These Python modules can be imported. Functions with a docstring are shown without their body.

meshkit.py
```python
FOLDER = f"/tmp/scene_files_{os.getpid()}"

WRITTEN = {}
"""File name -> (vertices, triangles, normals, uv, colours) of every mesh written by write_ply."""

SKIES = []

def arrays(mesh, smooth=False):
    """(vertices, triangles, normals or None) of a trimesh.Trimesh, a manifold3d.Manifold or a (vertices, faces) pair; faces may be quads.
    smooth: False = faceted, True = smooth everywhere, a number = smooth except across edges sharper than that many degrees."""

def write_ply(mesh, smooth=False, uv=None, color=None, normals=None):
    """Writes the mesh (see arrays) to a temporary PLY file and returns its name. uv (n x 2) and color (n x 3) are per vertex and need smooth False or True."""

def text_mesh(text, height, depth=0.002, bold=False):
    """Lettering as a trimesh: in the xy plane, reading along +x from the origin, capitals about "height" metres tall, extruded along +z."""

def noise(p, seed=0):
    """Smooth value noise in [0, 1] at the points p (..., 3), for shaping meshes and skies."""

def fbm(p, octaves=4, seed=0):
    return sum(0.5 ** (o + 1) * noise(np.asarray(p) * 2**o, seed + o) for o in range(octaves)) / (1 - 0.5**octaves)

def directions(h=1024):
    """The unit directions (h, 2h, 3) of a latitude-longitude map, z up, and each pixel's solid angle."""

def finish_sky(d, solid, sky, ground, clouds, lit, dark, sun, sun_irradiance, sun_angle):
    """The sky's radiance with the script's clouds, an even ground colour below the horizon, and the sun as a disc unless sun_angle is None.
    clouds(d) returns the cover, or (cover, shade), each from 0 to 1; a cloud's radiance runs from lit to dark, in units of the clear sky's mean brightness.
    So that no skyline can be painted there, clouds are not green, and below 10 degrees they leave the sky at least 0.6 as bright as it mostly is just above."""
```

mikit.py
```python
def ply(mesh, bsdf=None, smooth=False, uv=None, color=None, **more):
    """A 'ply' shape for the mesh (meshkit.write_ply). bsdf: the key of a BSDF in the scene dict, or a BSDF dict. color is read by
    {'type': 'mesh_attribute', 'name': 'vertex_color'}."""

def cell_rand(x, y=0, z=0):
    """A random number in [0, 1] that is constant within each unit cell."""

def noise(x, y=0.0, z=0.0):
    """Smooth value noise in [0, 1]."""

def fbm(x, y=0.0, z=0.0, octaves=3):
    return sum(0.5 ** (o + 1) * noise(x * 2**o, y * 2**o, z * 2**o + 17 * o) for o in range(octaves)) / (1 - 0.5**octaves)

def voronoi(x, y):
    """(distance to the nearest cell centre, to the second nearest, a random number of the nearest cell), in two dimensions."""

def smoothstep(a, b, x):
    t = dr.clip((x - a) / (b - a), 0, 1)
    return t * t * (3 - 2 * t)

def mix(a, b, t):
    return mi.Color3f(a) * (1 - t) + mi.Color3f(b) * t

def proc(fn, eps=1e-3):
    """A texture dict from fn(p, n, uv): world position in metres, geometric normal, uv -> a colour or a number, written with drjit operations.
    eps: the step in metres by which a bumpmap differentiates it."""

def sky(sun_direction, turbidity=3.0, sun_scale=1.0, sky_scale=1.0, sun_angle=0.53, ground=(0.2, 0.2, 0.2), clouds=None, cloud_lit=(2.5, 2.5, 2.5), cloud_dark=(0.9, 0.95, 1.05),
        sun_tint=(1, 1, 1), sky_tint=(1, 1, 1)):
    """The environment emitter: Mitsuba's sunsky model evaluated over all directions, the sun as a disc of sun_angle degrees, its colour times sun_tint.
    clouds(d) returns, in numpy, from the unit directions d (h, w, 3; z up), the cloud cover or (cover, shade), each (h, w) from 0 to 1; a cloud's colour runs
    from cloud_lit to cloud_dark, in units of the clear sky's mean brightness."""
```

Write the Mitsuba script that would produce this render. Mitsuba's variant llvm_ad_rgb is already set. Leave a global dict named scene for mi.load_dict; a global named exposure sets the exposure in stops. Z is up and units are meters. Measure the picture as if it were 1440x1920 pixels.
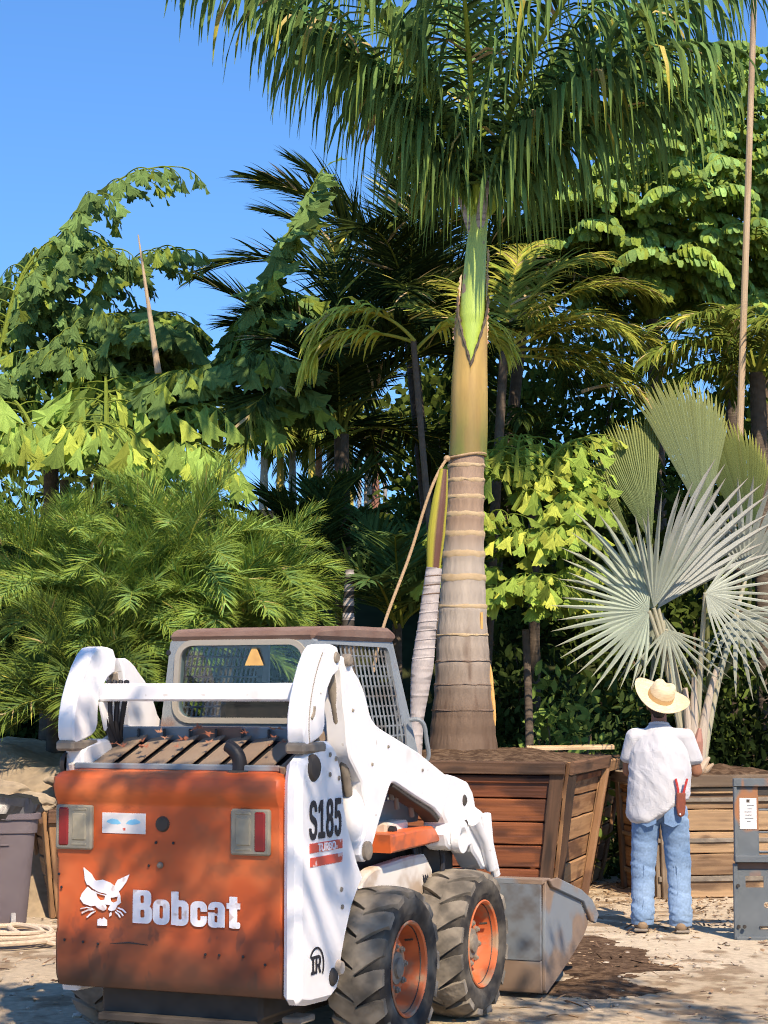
import math, random
import numpy as np, trimesh, mitsuba as mi, drjit as dr
import manifold3d as m3
from shapely.geometry import Polygon
from shapely import affinity
import mikit, meshkit
from mikit import noise, fbm, smoothstep, mix, cell_rand

T = mi.ScalarTransform4f
RNG = np.random.default_rng(7)
PI = math.pi
scene, labels = {}, {}

# ------------------------------------------------------------------ camera, sky, exposure
F_PX, EYE = 3620.0, 1.68                       # focal length in photograph pixels (1440 x 1920), eye height
PITCH = math.atan(348 / F_PX)
scene['camera'] = {'type': 'perspective', 'fov': math.degrees(2 * math.atan(720 / F_PX)), 'fov_axis': 'x',
                   'near_clip': 0.1, 'far_clip': 2000.0,
                   'to_world': T().look_at(origin=[0, 0, EYE], target=[0, math.cos(PITCH), EYE + math.sin(PITCH)], up=[0, 0, 1])}
SUN_AZ, SUN_EL = math.radians(19), math.radians(42)
SUN = np.array([math.sin(SUN_AZ) * math.cos(SUN_EL), -math.cos(SUN_AZ) * math.cos(SUN_EL), math.sin(SUN_EL)])
scene['sky'] = mikit.sky(SUN.tolist(), turbidity=2.4, ground=(0.22, 0.2, 0.15), sun_tint=(1.02, 1.03, 1.12), sky_tint=(0.68, 1.04, 1.5))
exposure = 2.05


# ------------------------------------------------------------------ bookkeeping
def uniq(name):
    if name not in used:
        used[name] = 0
        return name
    used[name] += 1
    return '%s_%03d' % (name, used[name])


used = {}


def thing(name, label, cat, group=None):
    k = uniq(name)
    labels[k] = {'label': label, 'category': cat}
    if group:
        labels[k]['group'] = group
    return k


def put(name, mesh, bsdf, parent=None, smooth=30, uv=None, color=None, label=None):
    k = uniq((parent + '__' if parent else '') + name)
    if color is not None and bsdf == 'm_leaf':
        c_ = np.asarray(color, float)
        uv, color = np.c_[c_[:, 1], c_[:, 0] / np.maximum(c_[:, 1], 1e-4)], None
    if uv is not None or color is not None:
        smooth = True if smooth is True else False
    scene[k] = mikit.ply(mesh, bsdf, smooth=smooth, uv=uv, color=color)
    if label:
        labels[k] = {'label': label}
    return k


def single(name, mesh, bsdf, label, cat, group=None, **kw):
    k = put(name, mesh, bsdf, None, **kw)
    labels[k] = {'label': label, 'category': cat}
    if group:
        labels[k]['group'] = group
    return k


def struct(name, mesh, bsdf, kind='structure', label=None, **kw):
    k = put(name, mesh, bsdf, None, **kw)
    labels[k] = {'kind': kind}
    if label:
        labels[k]['label'] = label
        labels[k]['category'] = name.replace('_', ' ')
    return k


CP, SP = math.cos(PITCH), math.sin(PITCH)


def at(px, py, Y):
    """The point of the photograph's pixel at the distance Y."""
    a, b = (px - 720) / F_PX, -(py - 960) / F_PX
    r = np.array([a, CP - b * SP, SP + b * CP])
    return np.array([0, 0, EYE]) + r * (Y / r[1])


# ------------------------------------------------------------------ mesh helpers
def cat(meshes):
    return trimesh.util.concatenate(meshes)


def rot_to(R, t, mesh):
    m = mesh.copy()
    m.vertices = m.vertices @ np.asarray(R).T + np.asarray(t)
    return m


def rz(a):
    c, s = math.cos(a), math.sin(a)
    return np.array([[c, -s, 0], [s, c, 0], [0, 0, 1.0]])


def rx(a):
    c, s = math.cos(a), math.sin(a)
    return np.array([[1.0, 0, 0], [0, c, -s], [0, s, c]])


def ry(a):
    c, s = math.cos(a), math.sin(a)
    return np.array([[c, 0, s], [0, 1.0, 0], [-s, 0, c]])


def rbox(size, b=0.004, c=(0, 0, 0)):
    h = np.array(size) / 2
    b = min(b, *(h * 0.9))
    p = []
    for s in np.ndindex(2, 2, 2):
        s = np.array(s) * 2 - 1
        for k in range(3):
            q = h.copy() - b
            q[k] = h[k]
            p.append(s * q)
    m = trimesh.convex.convex_hull(np.array(p))
    m.vertices = m.vertices + np.array(c)
    return m


def tube(pts, rad, n=8, cap=True):
    pts = np.asarray(pts, float)
    rad = np.broadcast_to(np.asarray(rad, float), (len(pts),))
    t = np.gradient(pts, axis=0)
    t /= np.linalg.norm(t, axis=1, keepdims=True) + 1e-12
    a = np.cross(t[0], [0, 0, 1.0])
    if np.linalg.norm(a) < 0.1:
        a = np.cross(t[0], [1.0, 0, 0])
    V = []
    ang = np.arange(n) * 2 * PI / n
    for k in range(len(pts)):
        a = a - t[k] * (a @ t[k])
        a /= np.linalg.norm(a)
        b = np.cross(t[k], a)
        V.append(pts[k] + rad[k] * (np.cos(ang)[:, None] * a + np.sin(ang)[:, None] * b))
    K = len(pts)
    V = np.concatenate(V)
    i = np.arange(n)
    j = (i + 1) % n
    Fs = []
    for k in range(K - 1):
        A, B, C, D = k * n + i, k * n + j, (k + 1) * n + j, (k + 1) * n + i
        Fs += [np.stack([A, B, C], 1), np.stack([A, C, D], 1)]
    if cap:
        V = np.vstack([V, pts[0], pts[-1]])
        Fs += [np.stack([j, i, i * 0 + len(V) - 2], 1), np.stack([(K - 1) * n + i, (K - 1) * n + j, i * 0 + len(V) - 1], 1)]
    return trimesh.Trimesh(V, np.concatenate(Fs), process=False)


def smooth_path(pts, n=24):
    from scipy.interpolate import CubicSpline
    pts = np.asarray(pts, float)
    d = np.r_[0, np.cumsum(np.linalg.norm(np.diff(pts, axis=0), axis=1))]
    return CubicSpline(d, pts)(np.linspace(0, d[-1], n))


def lathe(profile, n=40, axis='z', a0=0.0, a1=2 * PI):
    """profile: list of (radius, height)."""
    pr = np.asarray(profile, float)
    full = abs(a1 - a0 - 2 * PI) < 1e-6
    ang = np.linspace(a0, a1, n, endpoint=not full)
    V = np.stack([pr[:, None, 0] * np.cos(ang), pr[:, None, 0] * np.sin(ang), np.broadcast_to(pr[:, None, 1], (len(pr), n))], -1).reshape(-1, 3)
    i = np.arange(n if full else n - 1)
    j = (i + 1) % n
    Fs = []
    for k in range(len(pr) - 1):
        A, B, C, D = k * n + i, k * n + j, (k + 1) * n + j, (k + 1) * n + i
        Fs += [np.stack([A, B, C], 1), np.stack([A, C, D], 1)]
    m = trimesh.Trimesh(V, np.concatenate(Fs), process=False)
    if axis == 'y':
        m.vertices = m.vertices[:, [0, 2, 1]] * [1, 1, -1]
    return m


def prism(poly, y0, y1, b=0.006, axis='y'):
    """A plate with outline poly [(x, z)], between y0 and y1, its rim chamfered by b."""
    P = np.asarray(poly, float)
    if Polygon(P).exterior.is_ccw is False:
        P = P[::-1]
    n = len(P)
    e = np.roll(P, -1, 0) - P
    e /= np.linalg.norm(e, axis=1, keepdims=True) + 1e-12
    nin = np.stack([-e[:, 1], e[:, 0]], 1)
    bis = nin + np.roll(nin, 1, 0)
    bis /= np.maximum((bis ** 2).sum(1, keepdims=True), 0.5) / 2 + 1e-9
    Q = P + bis * b
    if not Polygon(Q).is_valid:
        Q = P + bis * b * 0.3
    lo, hi = min(y0, y1), max(y0, y1)
    rings = [(Q, lo), (P, lo + b), (P, hi - b), (Q, hi)]
    V = np.concatenate([np.c_[R[:, 0], np.full(n, y), R[:, 1]] for R, y in rings])
    i = np.arange(n)
    j = (i + 1) % n
    Fs = []
    for k in range(3):
        A, B, C, D = k * n + i, k * n + j, (k + 1) * n + j, (k + 1) * n + i
        Fs += [np.stack([A, B, C], 1), np.stack([A, C, D], 1)]
    tv, tf = trimesh.creation.triangulate_polygon(Polygon(Q), engine='earcut')
    from scipy.spatial import cKDTree
    ix = cKDTree(Q).query(tv)[1]
    tf = ix[tf]
    Fs += [tf, tf[:, ::-1] + 3 * n]
    m = trimesh.Trimesh(V, np.concatenate(Fs), process=False)
    m.fix_normals()
    return m


def arc(cx, cz, r, a0, a1, n=8):
    return [(cx + r * math.cos(a), cz + r * math.sin(a)) for a in np.radians(np.linspace(a0, a1, n))]


def rrect(x0, z0, x1, z1, r, n=5):
    return arc(x1 - r, z1 - r, r, 0, 90, n) + arc(x0 + r, z1 - r, r, 90, 180, n) + arc(x0 + r, z0 + r, r, 180, 270, n) + arc(x1 - r, z0 + r, r, 270, 360, n)


def board(p0, p1, side, thick, w0, w1=None, seed=None):
    """A plank from p0 to p1 (centre line of its back), width along 'side', thickness along 'thick' (vectors); returns mesh and uv (grain)."""
    p0, p1, side, thick = (np.asarray(v, float) for v in (p0, p1, side, thick))
    w1 = w0 if w1 is None else w1
    k = int(RNG.integers(1, 4000))
    b = min(0.006, np.linalg.norm(thick) * 0.3)
    s = side / np.linalg.norm(side)
    V, U = [], []
    L = np.linalg.norm(p1 - p0)
    n = 7
    for q in range(n):
        f = q / (n - 1)
        c, w = p0 + (p1 - p0) * f, w0 + (w1 - w0) * f
        j1, j2 = RNG.normal(0, 0.0022, 2)
        for a, d in ((-w / 2, 0), (-w / 2 + j1, 0.7), (-w / 2 + b + j1, 1), (w / 2 - b + j2, 1), (w / 2 + j2, 0.7), (w / 2, 0)):
            V.append(c + s * a + thick * d)
            U.append((f * L + 50 * k, a))
    Fs = []
    for q in range(n - 1):
        for e in range(6):
            A, B = q * 6 + e, q * 6 + (e + 1) % 6
            C, D = B + 6, A + 6
            Fs += [(A, B, C), (A, C, D)]
    for o in (0, (n - 1) * 6):
        Fs += [(o, o + k_, o + k_ + 1) for k_ in range(1, 5)]
    return trimesh.Trimesh(np.array(V), np.array(Fs), process=False), np.array(U)


# ------------------------------------------------------------------ materials
def N(p, s, o=3):
    return fbm(p.x * s, p.y * s, p.z * s, o)


def rgb(*c):
    return {'type': 'rgb', 'value': list(c)}


def mat(key, color, rough=0.5, metallic=0.0, bump=None, bscale=0.004, spec=0.5, two=True, **kw):
    base = color if isinstance(color, dict) else (mikit.proc(color) if callable(color) else rgb(*color))
    d = {'type': 'principled', 'base_color': base, 'roughness': mikit.proc(rough) if callable(rough) else rough, 'metallic': metallic, 'specular': spec, **kw}
    if bump:
        d = {'type': 'bumpmap', 'arbitrary': mikit.proc(bump, eps=2e-3), 'scale': bscale, 'bsdf': d}
    scene[key] = {'type': 'twosided', 'bsdf': d} if two else d


VC = {'type': 'mesh_attribute', 'name': 'vertex_color'}


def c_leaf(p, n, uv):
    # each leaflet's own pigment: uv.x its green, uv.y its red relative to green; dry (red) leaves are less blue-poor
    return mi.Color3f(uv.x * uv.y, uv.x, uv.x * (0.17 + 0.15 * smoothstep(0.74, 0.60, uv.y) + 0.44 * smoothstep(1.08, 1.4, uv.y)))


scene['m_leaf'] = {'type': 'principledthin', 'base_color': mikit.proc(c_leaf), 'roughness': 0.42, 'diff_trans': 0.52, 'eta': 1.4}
scene['m_leaf_waxy'] = {'type': 'principledthin', 'base_color': VC, 'roughness': 0.45, 'diff_trans': 0.3, 'eta': 1.4}
mat('m_stem', VC, 0.6)


def c_ground(p, n, uv):
    a = N(p, 0.55, 4)
    b = N(p, 5.0, 4)
    c = N(p, 32.0, 3)
    base = mix((0.35, 0.285, 0.195), (0.44, 0.37, 0.265), smoothstep(0.3, 0.7, a))
    base = mix(base, (0.17, 0.115, 0.066), smoothstep(0.50, 0.68, b) * 0.75)
    return base * (0.72 + 0.56 * c)


def tracks(p):
    """tyre tracks pressed into the dirt: two pairs of lugged bands"""
    out = mi.Float(0.0)
    for ang_, off in ((0.50, 0.55), (0.50, 1.95), (-0.95, 9.2), (-0.95, 10.6)):
        u = p.x * math.sin(ang_) + p.y * math.cos(ang_)
        v = p.x * math.cos(ang_) - p.y * math.sin(ang_) + (5.2 if ang_ > 0 else 0.0) - off
        m = smoothstep(0.15, 0.11, dr.abs(v))
        lug = dr.sin((u + 0.7 * dr.abs(v)) * 42.0)
        out = out + m * (0.45 * smoothstep(-0.3, 0.4, lug) - 0.35)
    return out * N(p, 1.3, 2)


mat('m_ground', c_ground, 0.95, bump=lambda p, n, uv: N(p, 9.0, 4) + 0.5 * N(p, 60.0, 2) + tracks(p), bscale=0.02, spec=0.15)
mat('m_hill', lambda p, n, uv: mix((0.05, 0.045, 0.02), (0.03, 0.05, 0.015), N(p, 1.5, 3)) * (0.7 + 0.6 * N(p, 9.0, 2)), 0.95, spec=0.1)
mat('m_sand', lambda p, n, uv: mix((0.27, 0.205, 0.13), (0.39, 0.31, 0.20), N(p, 3.0, 4)) * (0.75 + 0.5 * N(p, 25.0, 2)), 0.95,
    bump=lambda p, n, uv: N(p, 12.0, 4), bscale=0.02, spec=0.1)
mat('m_soil', lambda p, n, uv: mix((0.055, 0.034, 0.021), (0.15, 0.098, 0.06), smoothstep(0.3, 0.8, N(p, 26.0, 4))), 0.95,
    bump=lambda p, n, uv: N(p, 40.0, 3), bscale=0.02, spec=0.1)


def c_white(p, n, uv):
    dirt = smoothstep(0.66, 0.9, N(p, 5.0, 4)) * 0.3 + smoothstep(0.80, 0.83, N(p, 26.0, 3)) * 0.4 + smoothstep(0.60, 0.45, p.z) * 0.25 * N(p, 8.0, 3)
    return mix((0.80, 0.79, 0.77), (0.40, 0.31, 0.21), dirt)


mat('m_white', c_white, 0.34, spec=0.5)


def c_cream(p, n, uv):
    dirt = smoothstep(0.40, 0.72, N(p, 6.0, 4)) * 0.8
    return mix((0.74, 0.70, 0.62), (0.40, 0.27, 0.15), dirt)


mat('m_white_dirty', c_cream, 0.5)


def c_orange(p, n, uv):
    a = N(p, 3.2, 4)
    fade = mix((0.50, 0.092, 0.020), (0.58, 0.145, 0.042), smoothstep(0.35, 0.65, a))
    grime = smoothstep(0.54, 0.76, N(p, 5.5, 4)) * 0.5
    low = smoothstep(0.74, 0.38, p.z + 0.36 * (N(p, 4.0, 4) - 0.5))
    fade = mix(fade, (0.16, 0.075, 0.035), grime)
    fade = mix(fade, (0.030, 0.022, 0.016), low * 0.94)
    scr = smoothstep(0.63, 0.70, fbm(p.x * 14, p.y * 14, p.z * 5.0, 4)) * smoothstep(0.9, 0.5, p.z)
    return mix(fade, (0.045, 0.03, 0.022), scr * 0.5)


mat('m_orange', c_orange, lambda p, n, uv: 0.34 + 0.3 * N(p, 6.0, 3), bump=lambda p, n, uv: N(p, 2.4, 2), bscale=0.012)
mat('m_orange_clean', lambda p, n, uv: mix((0.62, 0.13, 0.035), (0.40, 0.10, 0.04), smoothstep(0.45, 0.7, N(p, 12.0, 3))), 0.4)
mat('m_rim', lambda p, n, uv: mix((0.55, 0.14, 0.045), (0.36, 0.25, 0.15), smoothstep(0.42, 0.72, N(p, 11.0, 4))), 0.6)


def c_blue(p, n, uv):
    a = N(p, 6.0, 4)
    s = mix((0.185, 0.215, 0.235), (0.25, 0.275, 0.28), a)
    return mix(s, (0.215, 0.095, 0.045), smoothstep(0.56, 0.72, N(p, 4.6, 4)) * 0.85)


mat('m_bluegrey', c_blue, 0.55)


def c_roof(p, n, uv):
    return mix((0.14, 0.075, 0.05), (0.235, 0.16, 0.12), N(p, 9.0, 4))


mat('m_rust', c_roof, 0.75)
mat('m_rust_bucket', lambda p, n, uv: mix(mix((0.17, 0.11, 0.07), (0.30, 0.215, 0.15), N(p, 7.0, 4)), (0.20, 0.22, 0.23), smoothstep(0.55, 0.66, N(p, 3.0, 3))), 0.6)
mat('m_steel', lambda p, n, uv: mix((0.20, 0.225, 0.24), (0.13, 0.12, 0.11), smoothstep(0.35, 0.75, N(p, 10.0, 4))), 0.5, metallic=0.15)
mat('m_frame', lambda p, n, uv: mix(mix((0.095, 0.112, 0.12), (0.15, 0.168, 0.175), N(p, 12.0, 3)), (0.36, 0.15, 0.05), smoothstep(0.53, 0.60, fbm(p.x * 5, p.y * 5, p.z * 2.2, 4)) * 0.85), 0.55)
mat('m_black', (0.016, 0.016, 0.018), 0.5)
mat('m_dark', lambda p, n, uv: mix((0.02, 0.018, 0.016), (0.075, 0.062, 0.048), N(p, 9.0, 3)), 0.75)
mat('m_grille', lambda p, n, uv: mix((0.185, 0.125, 0.078), (0.275, 0.205, 0.135), N(p, 5.0, 2)), 0.7)
mat('m_tyre', lambda p, n, uv: mix((0.026, 0.024, 0.022), (0.19, 0.165, 0.125), smoothstep(0.32, 0.78, N(p, 8.0, 4)) * 0.75), 0.8, spec=0.3,
    bump=lambda p, n, uv: N(p, 45.0, 2), bscale=0.003)
mat('m_tread', lambda p, n, uv: mix((0.10, 0.09, 0.073), (0.31, 0.27, 0.21), smoothstep(0.25, 0.8, N(p, 10.0, 4))), 0.85, spec=0.25,
    bump=lambda p, n, uv: N(p, 45.0, 2), bscale=0.004)
mat('m_hub', lambda p, n, uv: mix((0.12, 0.10, 0.08), (0.32, 0.27, 0.2), N(p, 20.0, 3)), 0.7)
mat('m_seal', (0.34, 0.31, 0.25), 0.6)
mat('m_letter_white', lambda p, n, uv: mix((0.78, 0.78, 0.80), (0.42, 0.25, 0.18), smoothstep(0.64, 0.74, N(p, 20.0, 3)) * 0.6), 0.4)
mat('m_letter_black', (0.014, 0.014, 0.02), 0.5)
mat('m_letter_red', lambda p, n, uv: mix((0.60, 0.085, 0.05), (0.76, 0.66, 0.6), smoothstep(0.60, 0.68, N(p, 26.0, 3)) * 0.7), 0.45)
mat('m_sticker', lambda p, n, uv: (0.72 + 0.14 * N(p, 14.0, 2)) * mi.Color3f(0.86, 0.84, 0.80), 0.5)
mat('m_sticker_blue', (0.20, 0.50, 0.70), 0.45)
mat('m_lamp_rim', lambda p, n, uv: mix((0.20, 0.19, 0.14), (0.30, 0.27, 0.20), N(p, 20.0, 3)), 0.6)
mat('m_warning', lambda p, n, uv: mix((0.75, 0.46, 0.14), (0.6, 0.33, 0.1), N(p, 30.0, 2)), 0.5)
mat('m_red_lens', (0.20, 0.008, 0.008), 0.16, clearcoat=1.0)
mat('m_lamp', lambda p, n, uv: (0.8 + 0.4 * N(p, 30.0, 2)) * mi.Color3f(0.30, 0.27, 0.19), 0.3)
scene['m_glass'] = {'type': 'thindielectric', 'int_ior': 1.5, 'specular_transmittance': {'type': 'rgb', 'value': [0.62, 0.74, 0.72]}}


def wood(a, b, c, wet=0.0):
    def f(p, n, uv):
        k = dr.floor(uv.x / 50.0)
        t = cell_rand(k, 3.0, 1.0)
        g = fbm(uv.x * 2.2, uv.y * 55.0 + k, 0.0, 3)
        base = mix(a, b, dr.clip(t * 0.75 + (g - 0.5) * 1.1 + 0.15, 0, 1))
        st = smoothstep(0.52, 0.70, fbm(uv.x * 2.6, uv.y * 9.0 + k * 3, p.z, 3))
        return mix(base, c, st * 0.75)
    return f


wb = lambda p, n, uv: fbm(uv.x * 3.0, uv.y * 70.0, dr.floor(uv.x / 50.0), 2)
mat('m_wood_red', wood((0.15, 0.044, 0.017), (0.29, 0.098, 0.032), (0.05, 0.021, 0.012)), 0.6, bump=wb, bscale=0.004)
mat('m_wood_tan', wood((0.20, 0.098, 0.042), (0.35, 0.20, 0.092), (0.085, 0.04, 0.021)), 0.7, bump=wb, bscale=0.004)
mat('m_wood_dark', wood((0.055, 0.032, 0.02), (0.15, 0.08, 0.042), (0.03, 0.02, 0.014)), 0.75, bump=wb, bscale=0.004)
mat('m_wood_grey', wood((0.20, 0.15, 0.10), (0.34, 0.265, 0.18), (0.10, 0.066, 0.04)), 0.8, bump=wb, bscale=0.004)
mat('m_wood_pale', wood((0.50, 0.34, 0.18), (0.66, 0.50, 0.30), (0.33, 0.19, 0.085)), 0.7, bump=wb, bscale=0.004)
mat('m_wood_stained', wood((0.20, 0.12, 0.062), (0.44, 0.29, 0.155), (0.075, 0.042, 0.026)), 0.8, bump=wb, bscale=0.004)
mat('m_pole', wood((0.40, 0.29, 0.17), (0.52, 0.41, 0.27), (0.32, 0.22, 0.13)), 0.7)
mat('m_rope', lambda p, n, uv: (0.7 + 0.6 * N(p, 70.0, 2)) * mi.Color3f(0.40, 0.28, 0.16), 0.9, spec=0.1)
mat('m_rope_pale', lambda p, n, uv: (0.75 + 0.5 * N(p, 70.0, 2)) * mi.Color3f(0.58, 0.46, 0.32), 0.9, spec=0.1)
mat('m_bin', lambda p, n, uv: mix((0.125, 0.10, 0.105), (0.17, 0.14, 0.14), N(p, 7.0, 3)), 0.5)
mat('m_plastic_black', lambda p, n, uv: mix((0.018, 0.018, 0.02), (0.05, 0.048, 0.045), N(p, 10.0, 3)), 0.35)
mat('m_wheel_grey', (0.33, 0.31, 0.28), 0.6)
mat('m_skin', (0.30, 0.135, 0.072), 0.5)
mat('m_hair', (0.02, 0.014, 0.01), 0.6)
mat('m_shirt', lambda p, n, uv: mix((0.50, 0.50, 0.505), (0.58, 0.58, 0.585), N(p, 7.0, 3)), 0.9, spec=0.15,
    bump=lambda p, n, uv: fbm(p.x * 9 + p.z * 3, p.y * 9, p.z * 5.0, 3) + 0.10 * N(p, 120.0, 1), bscale=0.035)
mat('m_jeans', lambda p, n, uv: mix((0.165, 0.265, 0.42), (0.27, 0.385, 0.54), smoothstep(0.25, 0.8, N(p, 3.5, 3))) * (0.85 + 0.3 * N(p, 90.0, 1)), 0.85, spec=0.15,
    bump=lambda p, n, uv: fbm(p.x * 6, p.y * 6, p.z * 13.0, 2), bscale=0.016)
mat('m_shoe', lambda p, n, uv: mix((0.33, 0.23, 0.13), (0.22, 0.15, 0.09), N(p, 20.0, 2)), 0.8)
mat('m_straw', lambda p, n, uv: mix((0.66, 0.50, 0.28), (0.80, 0.68, 0.46), noise(p.x * 60, p.y * 60, p.z * 180)), 0.75, spec=0.2)
mat('m_straw_band', (0.52, 0.34, 0.15), 0.7)
mat('m_leather', lambda p, n, uv: mix((0.28, 0.07, 0.032), (0.17, 0.05, 0.025), N(p, 25.0, 2)), 0.5)
mat('m_red_handle', (0.52, 0.05, 0.04), 0.35)


# trunk of the big palm: brown and damp at the foot, grey in the middle, warm brown under the shaft (the bark's own colours)
def c_trunk(p, n, uv):
    w = 0.12 * (N(p, 5.0, 3) - 0.5)
    z = p.z + w
    c = mix((0.15, 0.097, 0.06), (0.32, 0.26, 0.20), smoothstep(1.45, 2.1, z))
    c = mix(c, (0.38, 0.325, 0.26), smoothstep(2.0, 2.4, z))
    c = mix(c, (0.31, 0.215, 0.145), smoothstep(2.75, 3.15, z))
    st = smoothstep(0.46, 0.64, fbm(p.x * 10, p.y * 10, p.z * 1.2, 3)) * smoothstep(2.5, 1.9, z)
    c = mix(c, (0.11, 0.063, 0.036), st * 0.85)
    return c * (0.80 + 0.4 * fbm(p.x * 30, p.y * 30, p.z * 4.0, 3))


mat('m_trunk', c_trunk, 0.75, bump=lambda p, n, uv: fbm(p.x * 40, p.y * 40, p.z * 6.0, 3), bscale=0.008)
mat('m_scar', lambda p, n, uv: mix((0.40, 0.285, 0.15), (0.52, 0.40, 0.24), N(p, 25.0, 3)), 0.8)
mat('m_scar_dark', lambda p, n, uv: mix((0.10, 0.06, 0.04), (0.24, 0.17, 0.12), N(p, 25.0, 3)), 0.8)


def c_sheath(p, n, uv):
    c = mix((0.17, 0.175, 0.035), (0.46, 0.31, 0.085), smoothstep(3.75, 4.35, p.z + 0.2 * (N(p, 3.0, 2) - 0.5)))
    c = mix(c, (0.30, 0.17, 0.055), smoothstep(0.45, 0.65, fbm(p.x * 8, p.y * 8, p.z * 1.5, 3)) * 0.5)
    return c * (0.88 + 0.24 * fbm(p.x * 50, p.y * 50, p.z * 3.0, 2))


mat('m_sheath', c_sheath, 0.42)
mat('m_shaft', lambda p, n, uv: mix(mix((0.36, 0.50, 0.070), (0.40, 0.53, 0.11), smoothstep(4.5, 5.3, p.z)), (0.34, 0.22, 0.14), smoothstep(0.70, 0.76, N(p, 6.0, 3))) * (0.92 + 0.16 * fbm(p.x * 40, p.y * 40, p.z * 3.0, 2)), 0.4)
mat('m_pale_trunk', lambda p, n, uv: mix((0.36, 0.31, 0.28), (0.52, 0.47, 0.43), N(p, 14.0, 3)) * (1 - 0.45 * smoothstep(0.62, 0.75, noise(p.x * 6, p.y * 6, p.z * 42.0))), 0.8,
    bump=lambda p, n, uv: noise(p.x * 6, p.y * 6, p.z * 42.0), bscale=0.008)
mat('m_bark', lambda p, n, uv: mix((0.06, 0.045, 0.032), (0.15, 0.115, 0.08), fbm(p.x * 12, p.y * 12, p.z * 22.0, 3)), 0.85,
    bump=lambda p, n, uv: fbm(p.x * 10, p.y * 10, p.z * 40.0, 2), bscale=0.012)


# ------------------------------------------------------------------ the skid-steer loader (own frame: x forward, y left, z up, origin under the rear axle)
YAW = math.radians(23)
FW, LF = np.array([math.sin(YAW), math.cos(YAW), 0]), np.array([-math.cos(YAW), math.sin(YAW), 0])
LO = np.array([0.128, 9.4, 0]) + LF * 0.775
LR = np.stack([FW, LF, [0, 0, 1.0]], 1)
YC = 0.07                                        # the machine's middle line
loader = thing('skid_steer_loader', 'orange and white skid-steer loader seen from behind, with black number lettering on its white side', 'loader')


def lp(name, mesh, bsdf, parent=None, smooth=30, label=None):
    return put(name, rot_to(LR, LO, mesh), bsdf, parent or loader, smooth, label=label)


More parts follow.
